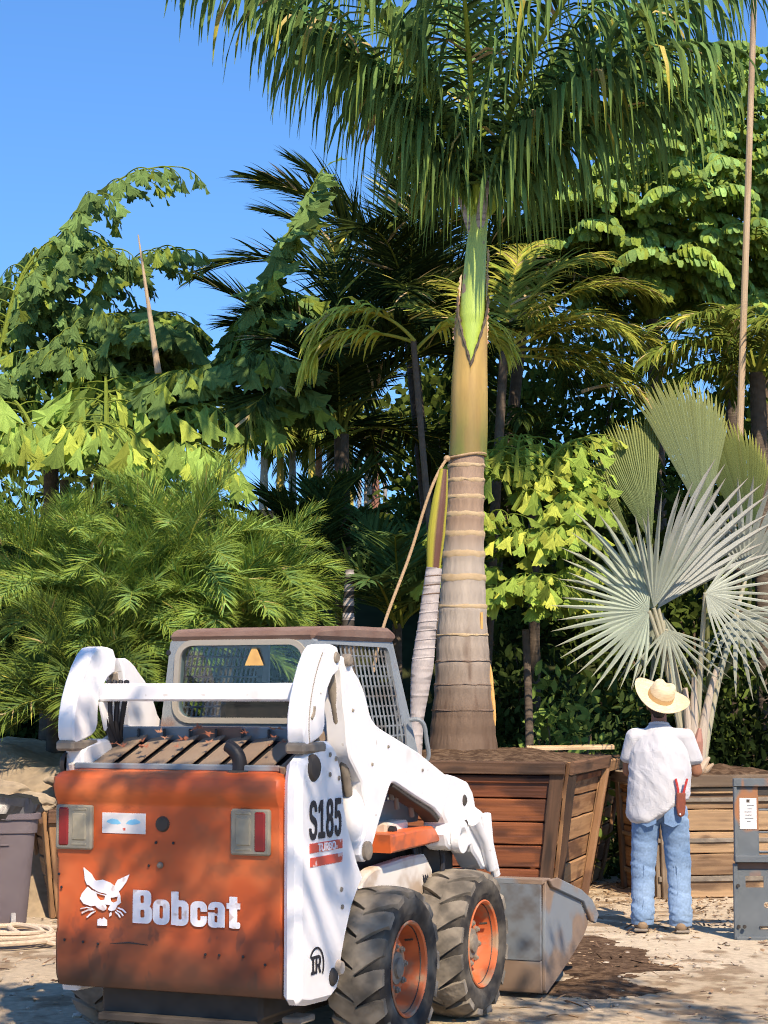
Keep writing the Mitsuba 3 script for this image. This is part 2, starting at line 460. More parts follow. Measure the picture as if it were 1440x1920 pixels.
def lplate(name, poly, y0, y1, bsdf, b=0.006, parent=None, smooth=30, label=None, mirror=False):
    """A side plate; with mirror, its twin on the other side too."""
    k = lp(name, prism(poly, y0, y1, b), bsdf, parent, smooth, label)
    if mirror:
        lp(name, prism(poly, 2 * YC - y0, 2 * YC - y1, b), bsdf, parent, smooth)
    return k


def lbox(name, x0, x1, y0, y1, z0, z1, bsdf, b=0.006, parent=None, label=None):
    return lp(name, rbox((x1 - x0, abs(y1 - y0), z1 - z0), b, ((x0 + x1) / 2, (y0 + y1) / 2, (z0 + z1) / 2)), bsdf, parent, False, label)


# chassis between the wheels
lplate('chassis', [(-0.74, 0.22), (1.28, 0.22), (1.42, 0.34), (1.42, 0.62), (1.10, 0.80), (0.2, 0.80), (-0.74, 0.74)], YC - 0.42, YC + 0.42, 'm_dark', 0.02)
FEND = [(-0.10, 0.50), (0.0, 0.70), (0.057, 0.785), (0.12, 0.818), (0.206, 0.837), (0.68, 0.86), (0.882, 0.858), (0.985, 0.774), (1.0, 0.50)]
lplate('fender', FEND, YC - 0.50, YC - 0.57, 'm_white_dirty', 0.012, mirror=True)
lbox('belly_pan', -0.80, 1.30, YC - 0.40, YC + 0.40, 0.19, 0.225, 'm_dark')
lbox('drip_plate', -0.70, -0.55, YC - 0.60, YC - 0.50, 0.215, 0.245, 'm_hub', 0.006)

# uprights: white side towers, one each side, with the tail between them
UPR = [(-0.60, 1.482), (-0.555, 1.478), (-0.511, 1.447), (-0.456, 1.357), (-0.436, 1.268), (-0.414, 1.178), (-0.372, 1.087), (-0.316, 0.994), (-0.26, 0.912),
       (-0.183, 0.827), (-0.24, 0.79), (-0.33, 0.70), (-0.40, 0.58), (-0.438, 0.498), (-0.464, 0.392), (-0.50, 0.34), (-0.57, 0.31), (-0.80, 0.318), (-0.885, 0.332), (-0.91, 0.36),
       (-0.912, 1.30), (-0.886, 1.395), (-0.82, 1.43), (-0.76, 1.453), (-0.657, 1.475)]
upr = lplate('upright', UPR, YC - 0.69, YC - 0.60, 'm_white', 0.028, label='white rear side panel with black lettering')
upl = lplate('upright', [(max(x, -0.80), z) for x, z in UPR if not (x < -0.80 and 0.4 < z < 1.2)], YC + 0.60, YC + 0.50, 'm_white', 0.012)
LW = {-1: 0.0, 1: -0.09}                        # the left side stands a little closer in
for s in (-1, 1):
    yo = YC + s * (0.692 + LW[s])
    up_ = upr if s < 0 else upl
    lp('pivot_boss', rot_to(np.eye(3), (-0.772, yo, 1.365), lathe([(0.0, 0.014), (0.05, 0.012), (0.062, 0.0), (0.062, -0.02)], 24, 'y').apply_scale([1, s, 1])), 'm_dark', up_)
    lp('pivot_boss', rot_to(np.eye(3), (-0.50, yo, 0.45), lathe([(0.0, 0.022), (0.028, 0.020), (0.036, 0.0), (0.036, -0.02)], 20, 'y').apply_scale([1, s, 1])), 'm_white_dirty', up_)
    lp('pin', rot_to(np.eye(3), (-0.56, yo, 0.415), lathe([(0.0, 0.014), (0.03, 0.012), (0.042, 0.0), (0.042, -0.02)], 16, 'y').apply_scale([1, s, 1])), 'm_dark', up_)
    for bx, bz in ((-0.60, 1.42), (-0.535, 1.40), (-0.60, 1.33), (-0.50, 1.31), (-0.47, 0.80), (-0.46, 0.72)):
        lp('bolt', rot_to(np.eye(3), (bx, yo, bz), lathe([(0.0, 0.006), (0.010, 0.005), (0.012, 0.0)], 8, 'y').apply_scale([1, s, 1])), 'm_hub', up_)


def flat_text(text, h, w, bsdf, origin, ex, name, parent, bold=True, depth=0.003):
    """Raised lettering h tall and w wide; ex: reading direction in the machine's frame, upright along z."""
    m = meshkit.text_mesh(text, h, depth, bold)
    v = m.vertices
    v[:, 0] = (v[:, 0] - v[:, 0].min()) / np.ptp(v[:, 0]) * w
    ex = np.array(ex, float)
    R = np.stack([ex, [0, 0, 1.0], np.cross(ex, [0, 0, 1.0])], 1)
    return lp(name, rot_to(R, origin, m), bsdf, parent, False)


YS = YC - 0.6925
flat_text('S185', 0.163, 0.345, 'm_letter_black', (-0.82, YS, 1.052), (1, 0, 0), 'lettering', upr)
lbox('stripe', -0.813, -0.462, YS - 0.002, YS + 0.004, 0.988, 1.030, 'm_letter_red', 0.001, upr)
lbox('stripe', -0.807, -0.462, YS - 0.002, YS + 0.004, 0.926, 0.967, 'm_letter_red', 0.001, upr)
flat_text('TURBO', 0.034, 0.19, 'm_letter_white', (-0.735, YS - 0.0025, 0.991), (1, 0, 0), 'lettering', upr)
flat_text('4WD', 0.030, 0.13, 'm_letter_white', (-0.61, YS - 0.0025, 0.931), (1, 0, 0), 'lettering', upr) if False else None
flat_text('IR', 0.076, 0.10, 'm_letter_black', (-0.795, YS, 0.455), (1, 0, 0), 'lettering', upr)
ring = lathe([(0.075, 0.0), (0.075, 0.003), (0.084, 0.003), (0.084, 0.0)], 40, 'y')
ring.vertices = ring.vertices * [0.95, -1, 1]
ring = ring.slice_plane([0, 0, 0], [0.55, 0, 0.83], cap=False)
lp('emblem_ring', rot_to(np.eye(3), (-0.742, YS, 0.487), ring), 'm_letter_black', upr)

# orange tail door with its steps pressed in
xt = -0.86
prof = [(-0.30, 0.345), (-0.02, 0.338), (0.0, 0.345)]
TX = [(0.34, -0.80), (0.352, -0.852), (0.40, -0.872), (0.585, -0.880), (0.605, -0.868), (0.93, -0.872), (0.950, -0.884), (1.180, -0.884), (1.200, -0.895), (1.225, -0.912), (1.262, -0.925), (1.31, -0.915), (1.338, -0.885), (1.348, -0.80)]
cols = np.concatenate([[-0.61, -0.608, -0.598, -0.575], np.linspace(-0.55, 0.55, 23), [0.575, 0.598, 0.608, 0.61]])
V = []
for z, x in TX:
    for c in cols:
        e = max(0, abs(c) - 0.575) / 0.035
        top = 1.348 - 0.04 * max(0, (abs(c) - 0.50) / 0.11) ** 2
        V.append((x + 0.06 * e ** 2.2 + (0.0 if abs(c) < 0.6 else 0.03), YC + c * 1.0, min(z, top - (1.348 - z) * 0.02)))
nc = len(cols)
Fc = []
for r in range(len(TX) - 1):
    for q in range(nc - 1):
        a = r * nc + q
        Fc.append((a, a + 1, a + 1 + nc, a + nc))
tail_m = trimesh.Trimesh(np.array(V), np.vstack([np.array(Fc)[:, [0, 1, 2]], np.array(Fc)[:, [0, 2, 3]]]), process=False)
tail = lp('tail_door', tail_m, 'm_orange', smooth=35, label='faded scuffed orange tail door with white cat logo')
lbox('tail_core', -0.84, -0.66, YC - 0.57, YC + 0.57, 0.36, 1.32, 'm_dark')
for yc_, red in ((0.55, 1), (-0.368, -1)):
    lamp = lp('tail_light', rbox((0.03, 0.195, 0.205), 0.008, (-0.893, yc_, 1.080)), 'm_lamp_rim', tail, False)
# (lens pieces stand beside the lamp housings as pieces of the door)
for yc_, red in ((0.55, 1), (-0.368, -1)):
    lp('red_lens', rbox((0.03, 0.056, 0.178), 0.008, (-0.900, yc_ + red * 0.052, 1.083)), 'm_red_lens', tail, False)
    lp('white_lens', rbox((0.03, 0.080, 0.130), 0.008, (-0.899, yc_ - red * 0.032, 1.083)), 'm_lamp', tail, False)
    for dz in (0.080, -0.080):
        lp('lens_rib', rbox((0.028, 0.080, 0.012), 0.003, (-0.897, yc_ - red * 0.032, 1.083 + dz)), 'm_lamp', tail, False)
st = lp('sticker', rbox((0.006, 0.230, 0.094), 0.001, (-0.886, 0.291, 1.103)), 'm_sticker', tail, False, label='small white sticker with two blue swooshes')
for s in (-1, 1):
    eye = Polygon([(0.012, 0.0), (0.03, 0.016), (0.06, 0.022), (0.085, 0.014), (0.09, 0.004), (0.06, -0.004), (0.03, -0.004)])
    e_ = trimesh.creation.extrude_polygon(affinity.scale(eye, s, 1, origin=(0, 0)), 0.002, engine='earcut')
    R = np.stack([[0, -1, 0], [0, 0, 1], [-1, 0, 0]], 1)
    lp('sticker_print', rot_to(R, (-0.8885, 0.291, 1.102), e_), 'm_sticker_blue', tail, False)
lp('sticker_print', rbox((0.003, 0.014, 0.012), 0.001, (-0.889, 0.288, 1.076)), 'm_letter_red', tail, False)
plug = lathe([(0.0, 0.012), (0.030, 0.012), (0.034, 0.006), (0.036, 0.0)], 24, 'y')
lp('round_plug', rot_to(rz(-PI / 2), (-0.884, 0.088, 1.104), plug.apply_scale([1, -1, 1])), 'm_dark', tail)
for hy, hz in ((0.12, 1.02), (0.03, 1.02), (0.64, 0.86), (0.625, 0.80), (0.60, 0.56), (0.50, 0.555), (0.42, 0.55), (-0.14, 0.53), (-0.21, 0.53), (-0.33, 0.53), (-0.44, 0.50), (0.16, 0.914)):
    lp('bolt_hole', rot_to(rz(-PI / 2), (-0.8815 if hz < 0.93 and hz > 0.6 else -0.8875, hy, hz), lathe([(0.0, 0.004), (0.0055, 0.003), (0.007, 0.0)], 10, 'y').apply_scale([1, -1, 1])), 'm_black', tail)
lp('latch', rot_to(rz(-PI / 2), (-0.876, 0.103, 0.917), lathe([(0.0, 0.016), (0.010, 0.014), (0.016, 0.0)], 14, 'y').apply_scale([1, -1, 1])), 'm_hub', tail)
lp('dent', tube([(-0.8795, 0.36, 0.553), (-0.882, 0.26, 0.562), (-0.882, 0.16, 0.556)], [0.001, 0.004, 0.001], 6), 'm_dark', tail)

# wordmark and cat-head emblem, cut from plate
XL = -0.876
RT = np.stack([[0, -1.0, 0], [0, 0, 1.0], [-1.0, 0, 0]], 1)


def RB(x0, z0, x1, z1, r=0.0):
    return Polygon(rrect(x0, z0, x1, z1, max(r, 1e-4), 6))


def letter_shapes():
    """A heavy condensed wordmark drawn letter by letter (x from 0, capitals 0.150 tall)."""
    o = RB(0, -0.002, 0.080, 0.112, 0.031).difference(RB(0.0315, 0.026, 0.0485, 0.084, 0.008))
    B = RB(0, 0, 0.060, 0.150, 0.0).union(RB(0.0, 0.072, 0.087, 0.150, 0.024)).union(RB(0.0, 0.0, 0.092, 0.082, 0.026)).difference(RB(0.036, 0.092, 0.053, 0.126, 0.006)).difference(RB(0.036, 0.026, 0.056, 0.062, 0.007))
    b_ = RB(0, -0.002, 0.082, 0.112, 0.030).union(RB(0, 0, 0.034, 0.150)).difference(RB(0.034, 0.026, 0.050, 0.084, 0.007))
    c = RB(0, -0.002, 0.078, 0.112, 0.031).difference(RB(0.0325, 0.026, 0.0485, 0.084, 0.008)).difference(RB(0.040, 0.046, 0.09, 0.066))
    a_ = RB(0, 0.030, 0.076, 0.112, 0.028).union(RB(0, -0.002, 0.06, 0.066, 0.022)).union(RB(0.042, 0, 0.078, 0.09)).difference(RB(0.030, 0.022, 0.044, 0.050, 0.005)).difference(RB(-0.01, 0.064, 0.044, 0.076)).difference(RB(0.030, 0.060, 0.046, 0.088, 0.006))
    t_ = RB(0.012, 0.0, 0.048, 0.138).union(RB(0, 0.084, 0.062, 0.110)).union(RB(0.020, -0.002, 0.062, 0.026, 0.008))
    return [(B, 0.096), (o, 0.087), (b_, 0.090), (c, 0.083), (a_, 0.086), (t_, 0.066)]


xo = 0.0
for g_, adv in letter_shapes():
    g_ = affinity.scale(affinity.translate(g_, xo, 0), 1.095, 1.0, origin=(0, 0))
    xo += adv
    for q_ in getattr(g_, 'geoms', [g_]):
        lp('letter', rot_to(RT, (XL, 0.243, 0.652), trimesh.creation.extrude_polygon(q_, 0.003, engine='earcut')), 'm_letter_white', tail, False)
S_ = 1 / 240.0


def logo(pts):
    return Polygon([((x - 700) * S_ * 0.2, (1235 - y) * S_ * 0.2) for x, y in pts])


head = logo([(588, 865), (640, 905), (665, 945), (715, 938), (765, 955), (792, 975), (812, 935), (888, 898), (870, 945), (842, 985), (820, 1010), (832, 1040), (835, 1080),
             (812, 1098), (800, 1125), (775, 1135), (745, 1125), (720, 1135), (690, 1125), (668, 1105), (640, 1110), (590, 1095), (567, 1065), (580, 1030), (605, 1000), (618, 985), (598, 945)])
browL = logo([(605, 978), (640, 1005), (700, 1028), (745, 1035), (735, 1026), (690, 1018), (650, 998), (622, 975)])
eyeL = logo([(672, 1026), (732, 1040), (728, 1064), (700, 1068), (682, 1052)])
eyeR = logo([(768, 1052), (815, 1042), (808, 1070), (785, 1080), (770, 1072)])
nose = logo([(735, 1095), (765, 1098), (758, 1112), (752, 1120), (754, 1140), (736, 1158), (730, 1168), (738, 1178), (724, 1176), (722, 1150), (740, 1128), (742, 1112)])
shape = head.buffer(0)
for cut in (browL, eyeL, eyeR, nose):
    shape = shape.difference(cut.buffer(0.0005))
pieces = [g for g in getattr(shape, 'geoms', [shape])]
for w_ in ([(570, 1125), (610, 1115), (655, 1122), (650, 1128), (610, 1122), (572, 1133)], [(578, 1150), (620, 1130), (665, 1126), (662, 1134), (625, 1138), (582, 1160)],
           [(610, 1180), (640, 1150), (670, 1136), (672, 1144), (648, 1158), (618, 1184)], [(872, 1138), (850, 1118), (815, 1108), (815, 1116), (845, 1126), (866, 1144)],
           [(855, 1160), (838, 1138), (808, 1124), (808, 1132), (832, 1144), (848, 1164)], [(835, 1172), (822, 1150), (798, 1134), (798, 1142), (816, 1156), (828, 1174)],
           [(684, 1192), (705, 1182), (712, 1196), (722, 1176), (746, 1192), (746, 1230), (684, 1230)], [(762, 1150), (772, 1140), (776, 1160), (760, 1172)]):
    pieces.append(logo(w_).buffer(0))
emb = cat([trimesh.creation.extrude_polygon(g, 0.004, engine='earcut') for g in pieces if g.area > 1e-7])
sx_ = 0.262 / np.ptp(emb.vertices[:, 0])
sz_ = 0.262 / np.ptp(emb.vertices[:, 1])
emb.vertices = emb.vertices * [sx_, sz_, 1]
emb.vertices[:, :2] -= [emb.vertices[:, 0].min(), emb.vertices[:, 1].min()]
lp('emblem', rot_to(RT, (XL, 0.525, 0.632), emb), 'm_letter_white', tail, False)

# engine cover: sloping grille of seven louvres in a frame, exhaust stack
GA, GB = np.array([-0.79, 1.348]), np.array([-0.40, 1.49])
gs = math.atan2(GB[1] - GA[1], GB[0] - GA[0])
RG = ry(-gs)
cover = lp('engine_cover', rot_to(RG, (-0.60, YC, 1.385), rbox((0.46, 1.06, 0.03), 0.004)), 'm_dark', smooth=False)
for k in range(7):
    yy = YC + 0.46 - k * 0.142
    lp('louvre', rot_to(RG @ rx(math.radians(-9)), (-0.605, yy - 0.03, 1.420), rbox((0.40, 0.131, 0.010), 0.003)), 'm_grille', cover, False)
lp('frame_bar', rot_to(RG, (-0.60, YC + 0.555, 1.425), rbox((0.46, 0.03, 0.05), 0.006)), 'm_white_dirty', cover, False)
lp('frame_bar', rot_to(RG, (-0.60, YC - 0.555, 1.425), rbox((0.46, 0.03, 0.05), 0.006)), 'm_grille', cover, False)
lp('frame_bar', rbox((0.03, 1.08, 0.030), 0.006, (-0.80, YC, 1.360)), 'm_bluegrey', cover, False)
lp('frame_bar', rbox((0.03, 1.08, 0.07), 0.006, (-0.385, YC, 1.505)), 'm_bluegrey', cover, False)
lp('louvre_back', rot_to(RG, (-0.605, YC, 1.402), rbox((0.40, 1.04, 0.004), 0.001)), 'm_black', cover, False)
for k in range(7):
    lp('front_fin', rot_to(rz(0.5), (-0.42, YC + 0.42 - k * 0.142, 1.505), rbox((0.05, 0.012, 0.05), 0.002)), 'm_black', cover, False)
ex = smooth_path([(-0.80, -0.262, 1.30), (-0.80, -0.262, 1.365), (-0.805, -0.255, 1.415), (-0.81, -0.232, 1.445), (-0.81, -0.205, 1.462)], 16)
lp('exhaust_pipe', tube(ex, np.linspace(0.036, 0.030, 16), 18), 'm_black', loader)
lp('exhaust_collar', rot_to(np.eye(3), (-0.80, -0.262, 1.345), lathe([(0.037, -0.02), (0.062, -0.008), (0.060, 0.0), (0.037, 0.006)], 24)), 'm_dark', loader)

# rear lift links (curved boxes) and the boom arms
LINK = [(-0.567, 1.924), (-0.513, 1.914), (-0.486, 1.87), (-0.499, 1.803), (-0.566, 1.774), (-0.618, 1.72), (-0.645, 1.66), (-0.650, 1.60), (-0.648, 1.555), (-0.67, 1.516), (-0.70, 1.50), (-0.76, 1.482),
        (-0.85, 1.462), (-0.868, 1.50), (-0.872, 1.55), (-0.865, 1.61), (-0.845, 1.68), (-0.81, 1.755), (-0.765, 1.83), (-0.715, 1.89), (-0.673, 1.918), (-0.62, 1.926)]
ARM = [(-0.499, 1.872), (-0.44, 1.874), (-0.39, 1.858), (-0.345, 1.835), (-0.305, 1.805), (-0.25, 1.770), (-0.205, 1.726), (-0.172, 1.686), (-0.147, 1.645), (-0.12, 1.60), (-0.095, 1.578), (-0.04, 1.548), (0.015, 1.528), (0.261, 1.465), (0.518, 1.398), (0.719, 1.331),
       (0.95, 1.255), (0.95, 1.15), (0.837, 1.050), (0.717, 1.108), (0.452, 1.182), (0.198, 1.258), (0.15, 1.262), (0.12, 1.24), (0.076, 1.188), (0.015, 1.11), (-0.029, 1.055), (-0.059, 1.011), (-0.102, 0.956), (-0.135, 0.913),
       (-0.17, 0.902), (-0.203, 0.910), (-0.24, 0.939), (-0.232, 0.977), (-0.189, 1.03), (-0.161, 1.097), (-0.161, 1.165), (-0.204, 1.23), (-0.218, 1.281), (-0.29, 1.34), (-0.36, 1.399), (-0.388, 1.467), (-0.402, 1.568), (-0.43, 1.646), (-0.444, 1.736), (-0.458, 1.80)]
KNEE = [(0.90, 1.275), (1.0, 1.262), (1.181, 1.226), (1.255, 1.171), (1.299, 1.091), (1.425, 1.051), (1.442, 0.952), (1.499, 0.816), (1.537, 0.741), (1.47, 0.735), (1.401, 0.745), (1.33, 0.80), (1.251, 0.847), (1.232, 0.881), (1.10, 0.869), (1.031, 0.866), (0.93, 0.880), (0.869, 0.905), (0.837, 0.964),
        (0.86, 0.99), (0.87, 1.02), (0.82, 1.06), (0.80, 1.12)]
for s in (-1, 1):
    w_ = LW[s]
    yo = YC + s * (0.69 + w_)
    yi = YC + s * (0.60 + w_)
    lk = lplate('lift_link', LINK, yo, yi, 'm_white', 0.009)
    lp('weld_seam', tube(smooth_path([(-0.815, yo + s * 0.0005, 1.475), (-0.825, yo + s * 0.0005, 1.56), (-0.805, yo + s * 0.0005, 1.67), (-0.745, yo + s * 0.0005, 1.80), (-0.68, yo + s * 0.0005, 1.885)], 16), 0.003, 6), 'm_hub', lk)
    lp('link_slot', tube([(-0.80, yo - 0.0 * s, 1.585), (-0.775, yo, 1.61), (-0.768, yo, 1.64)], 0.009, 8), 'm_hub', lk)
    lp('link_slot', tube([(-0.705, yo, 1.70), (-0.685, yo, 1.725), (-0.69, yo, 1.76)], 0.007, 8), 'm_white_dirty', lk)
    lp('pin', rot_to(np.eye(3), (-0.53, yo, 1.865), lathe([(0.0, 0.012), (0.022, 0.010), (0.028, 0.0), (0.028, -0.03)], 16, 'y').apply_scale([1, s, 1])), 'm_hub', lk)
    lp('link_seat', rbox((0.24, 0.10, 0.05), 0.012, (-0.76, YC + s * (0.645 + w_), 1.455)), 'm_hub', lk, False)
    a = lplate('lift_arm', ARM, YC + s * (0.685 + w_), YC + s * (0.575 + w_), 'm_white', 0.008)
    for bx_, bz_ in ((0.10, 1.44), (0.55, 1.31), (-0.33, 1.62), (-0.10, 1.36)):
        lp('grease_fitting', rot_to(np.eye(3), (bx_, YC + s * (0.685 + w_), bz_), lathe([(0.0, 0.008), (0.006, 0.007), (0.009, 0.0)], 8, 'y').apply_scale([1, s, 1])), 'm_hub', a)
    kn = lplate('arm_knee', KNEE, YC + s * (0.700 + w_), YC + s * (0.560 + w_), 'm_white', 0.012)
    lp('arm_edge', prism([(0.20, 1.258), (0.452, 1.178), (0.717, 1.104), (0.835, 1.05), (0.815, 1.03), (0.70, 1.085), (0.44, 1.160), (0.20, 1.238)], YC + s * (0.67 + w_), YC + s * (0.585 + w_), 0.004), 'm_dark', a)
    for px_, pz_, r_ in ((1.12, 1.13, 0.030), (1.14, 1.00, 0.026), (-0.175, 0.955, 0.045), (-0.40, 1.855, 0.03), (0.94, 0.93, 0.03)):
        lp('pin', rot_to(np.eye(3), (px_, YC + s * (0.70 + w_), pz_), lathe([(0.0, 0.010), (r_ * 0.7, 0.009), (r_, 0.003), (r_, -0.03)], 18, 'y').apply_scale([1, s, 1])), 'm_hub' if px_ < 1 else 'm_dark', kn if px_ > 0.9 else a)
    # hydraulic cylinder of the lift, with rod, and the hoses behind it
    cy = smooth_path([(-0.20, YC + s * (0.62 + w_), 1.24), (-0.19, YC + s * (0.62 + w_), 1.12), (-0.18, YC + s * (0.62 + w_), 0.98)], 6)
    lp('lift_cylinder', tube(cy, [0.03, 0.055, 0.06, 0.06, 0.055, 0.03], 18), 'm_white', loader)
    lp('cylinder_rod', tube([(-0.47, YC + s * (0.63 + w_), 1.80), (-0.30, YC + s * (0.63 + w_), 1.35), (-0.23, YC + s * (0.62 + w_), 1.22)], 0.022, 12), 'm_hub', loader)
    for q in range(4):
        hose = smooth_path([(-0.55 + 0.02 * q, YC + s * (0.60 + w_ - 0.02 * q), 1.76), (-0.60 + 0.025 * q, YC + s * (0.60 + w_ - 0.02 * q), 1.60), (-0.53 + 0.02 * q, YC + s * (0.58 + w_), 1.45), (-0.44 + 0.02 * q, YC + s * (0.57 + w_), 1.30), (-0.35, YC + s * (0.55 + w_), 1.1)], 20)
        lp('hose', tube(hose, 0.013, 8), 'm_black', loader)
    hk = lathe([(0.052, -0.02), (0.085, -0.02), (0.085, 0.02), (0.052, 0.02), (0.052, -0.02)], 28, 'y')
    lp('arm_hook', rot_to(np.eye(3), (0.985, YC + s * (0.725 + w_), 0.945), hk), 'm_white', kn)
    lp('tilt_link', tube([(1.20, YC + s * (0.72 + w_), 1.02), (1.36, YC + s * (0.72 + w_), 0.90), (1.48, YC + s * (0.72 + w_), 0.74)], [0.035, 0.03, 0.028], 12), 'm_white', kn)
    lp('tilt_link', tube([(1.40, YC + s * (0.72 + w_), 1.04), (1.45, YC + s * (0.72 + w_), 0.88), (1.56, YC + s * (0.72 + w_), 0.70)], [0.03, 0.026, 0.026], 12), 'm_white', kn)
lp('cross_tube', rbox((0.085, 1.14, 0.085), 0.010, (-0.60, YC - 0.04, 1.705)), 'm_white', loader, False, label='white square tube across the back between the lift arms')
for s in (-1, 1):
    lp('gusset', prism([(-0.66, 1.66), (-0.54, 1.66), (-0.54, 1.58), (-0.60, 1.52)], YC + s * (0.60 + LW[s]), YC + s * (0.585 + LW[s]), 0.003), 'm_white', loader)

# cab: rear frame with rounded window, rusty roof, side frames with steel mesh
XB = -0.15
rear_o = [(0.335, 2.002), (0.375, 1.985), (0.40, 1.955), (0.455, 1.50), (0.455, 1.40), (-0.455, 1.40), (-0.455, 1.50), (-0.40, 1.955), (-0.375, 1.985), (-0.335, 2.002)]
ro = Polygon([(y, z) for y, z in rear_o])
hole = Polygon(rrect(-0.335, 1.575, 0.335, 1.945, 0.075, 7))
hole = affinity.affine_transform(hole, [1, 0, 0, 1, 0, 0])
hole = Polygon([(y * (1.02 + (1.945 - z) * 0.16), z) for y, z in hole.exterior.coords[:-1]])
fr = trimesh.creation.extrude_polygon(ro.difference(hole), 0.05, engine='earcut')
RX = np.stack([[0, -1.0, 0], [0, 0, 1.0], [-1.0, 0, 0]], 1)
cab = lp('cab_frame', rot_to(RX, (XB + 0.05, YC, 0), fr), 'm_bluegrey', smooth=False, label='weathered blue-grey cab frame with rusty edges')
seal = trimesh.creation.extrude_polygon(hole.buffer(0.022).difference(hole.buffer(-0.006)), 0.016, engine='earcut')
lp('window_seal', rot_to(RX, (XB + 0.002, YC, 0), seal), 'm_seal', cab, False)
gl = Polygon(hole.buffer(-0.001))
tv, tf = trimesh.creation.triangulate_polygon(gl, engine='earcut')
lp('rear_window', rot_to(RX, (XB + 0.02, YC, 0), trimesh.Trimesh(np.c_[tv, tv[:, 0] * 0], tf, process=False)), 'm_glass', cab, False, label='dusty rear cab window with an orange warning triangle')
tri = Polygon([(-0.052, 1.838), (0.052, 1.838), (0.012, 1.926), (-0.012, 1.926)])
lp('warning_triangle', rot_to(RX, (XB + 0.008, YC - 0.07, 0), trimesh.creation.extrude_polygon(tri, 0.004, engine='earcut')), 'm_warning', cab, False)
for py_, pz_ in ((0.41, 1.905), (-0.40, 1.905)):
    lp('bolt', rot_to(rz(-PI / 2), (XB, YC + py_, pz_), lathe([(0.0, 0.004), (0.012, 0.004), (0.014, 0.0)], 12, 'y').apply_scale([1, -1, 1])), 'm_black', cab)
RF = [(-0.165, 1.985), (-0.150, 2.006), (-0.10, 2.022), (0.30, 2.045), (0.80, 2.05), (0.87, 2.03), (0.89, 2.00), (0.86, 1.975), (-0.15, 1.962)]
roof = lp('roof', prism(RF, YC - 0.405, YC + 0.405, 0.02), 'm_rust', cab, label='rusty brown cab roof')
SIDE = Polygon([(-0.15, 1.985), (-0.12, 2.0), (0.30, 2.022), (0.78, 2.028), (0.855, 2.01), (0.882, 1.965), (1.06, 1.30), (1.00, 1.02), (-0.15, 1.02)])
SH = Polygon(rrect(-0.055, 1.15, 0.80, 1.945, 0.03, 4))
SH = Polygon([(x + max(0, 1.945 - z) * 0.20 * (x > 0.4), z) for x, z in SH.exterior.coords[:-1]])
for s in (-1, 1):
    def lean(m, s=s):                        # the side frames lean in towards the roof
        m.vertices[:, 1] = YC + s * (0.46 - 0.10 * np.clip((m.vertices[:, 2] - 1.5) / 0.5, 0, 1)) + (m.vertices[:, 1])
        return m
    sp = trimesh.creation.extrude_polygon(SIDE.difference(SH), 0.035, engine='earcut')
    sp.vertices = np.c_[sp.vertices[:, 0], sp.vertices[:, 2] - 0.0175, sp.vertices[:, 1]]
    sf = lp('side_frame', lean(sp), 'm_bluegrey', cab, False)
    from shapely.geometry import LineString
    bars = []
    for x in np.arange(-0.02, 1.0, 0.052):
        g = LineString([(x, 1.0), (x + 0.03, 2.0)]).intersection(SH)
        if g.length > 0.02:
            (xa, za), (xb, zb) = g.coords[0], g.coords[-1]
            bars.append(tube(np.linspace((xa, 0, za), (xb, 0, zb), 5), 0.0055, 5))
    for z in np.arange(1.16, 1.95, 0.052):
        g = LineString([(-0.2, z), (1.2, z + 0.012)]).intersection(SH)
        if g.length > 0.02:
            (xa, za), (xb, zb) = g.coords[0], g.coords[-1]
            bars.append(tube([(xa, -0.009 * s, za), (xb, -0.009 * s, zb)], 0.0055, 5))
    for b_ in bars:
        lp('mesh_bar', lean(b_), 'm_steel', cab)
hd = smooth_path([(0.93, YC - 0.46, 1.56), (0.95, YC - 0.52, 1.555), (1.0, YC - 0.53, 1.45), (1.04, YC - 0.52, 1.35), (1.02, YC - 0.46, 1.33)], 16)
lp('grab_handle', tube(hd, 0.012, 8), 'm_bluegrey', cab)
lp('seat', cat([rbox((0.14, 0.46, 0.55), 0.05, (0.10, YC, 1.42)), rbox((0.42, 0.46, 0.13), 0.05, (0.32, YC, 1.14))]), 'm_black', loader, False)
lp('control_lever', tube([(0.62, YC + 0.22, 1.0), (0.64, YC + 0.22, 1.40), (0.60, YC + 0.21, 1.5)], [0.015, 0.015, 0.025], 8), 'm_black', loader)
lp('control_lever', tube([(0.62, YC - 0.22, 1.0), (0.64, YC - 0.22, 1.40), (0.60, YC - 0.21, 1.5)], [0.015, 0.015, 0.025], 8), 'm_black', loader)
lbox('cab_floor', -0.15, 1.05, YC - 0.43, YC + 0.43, 0.80, 0.98, 'm_dark', 0.01)
lbox('engine_block', -0.62, -0.16, YC - 0.48, YC + 0.48, 0.45, 1.33, 'm_dark', 0.02)
lbox('light_bar', 0.84, 0.90, YC - 0.38, YC + 0.38, 1.0, 1.28, 'm_bluegrey', 0.01)

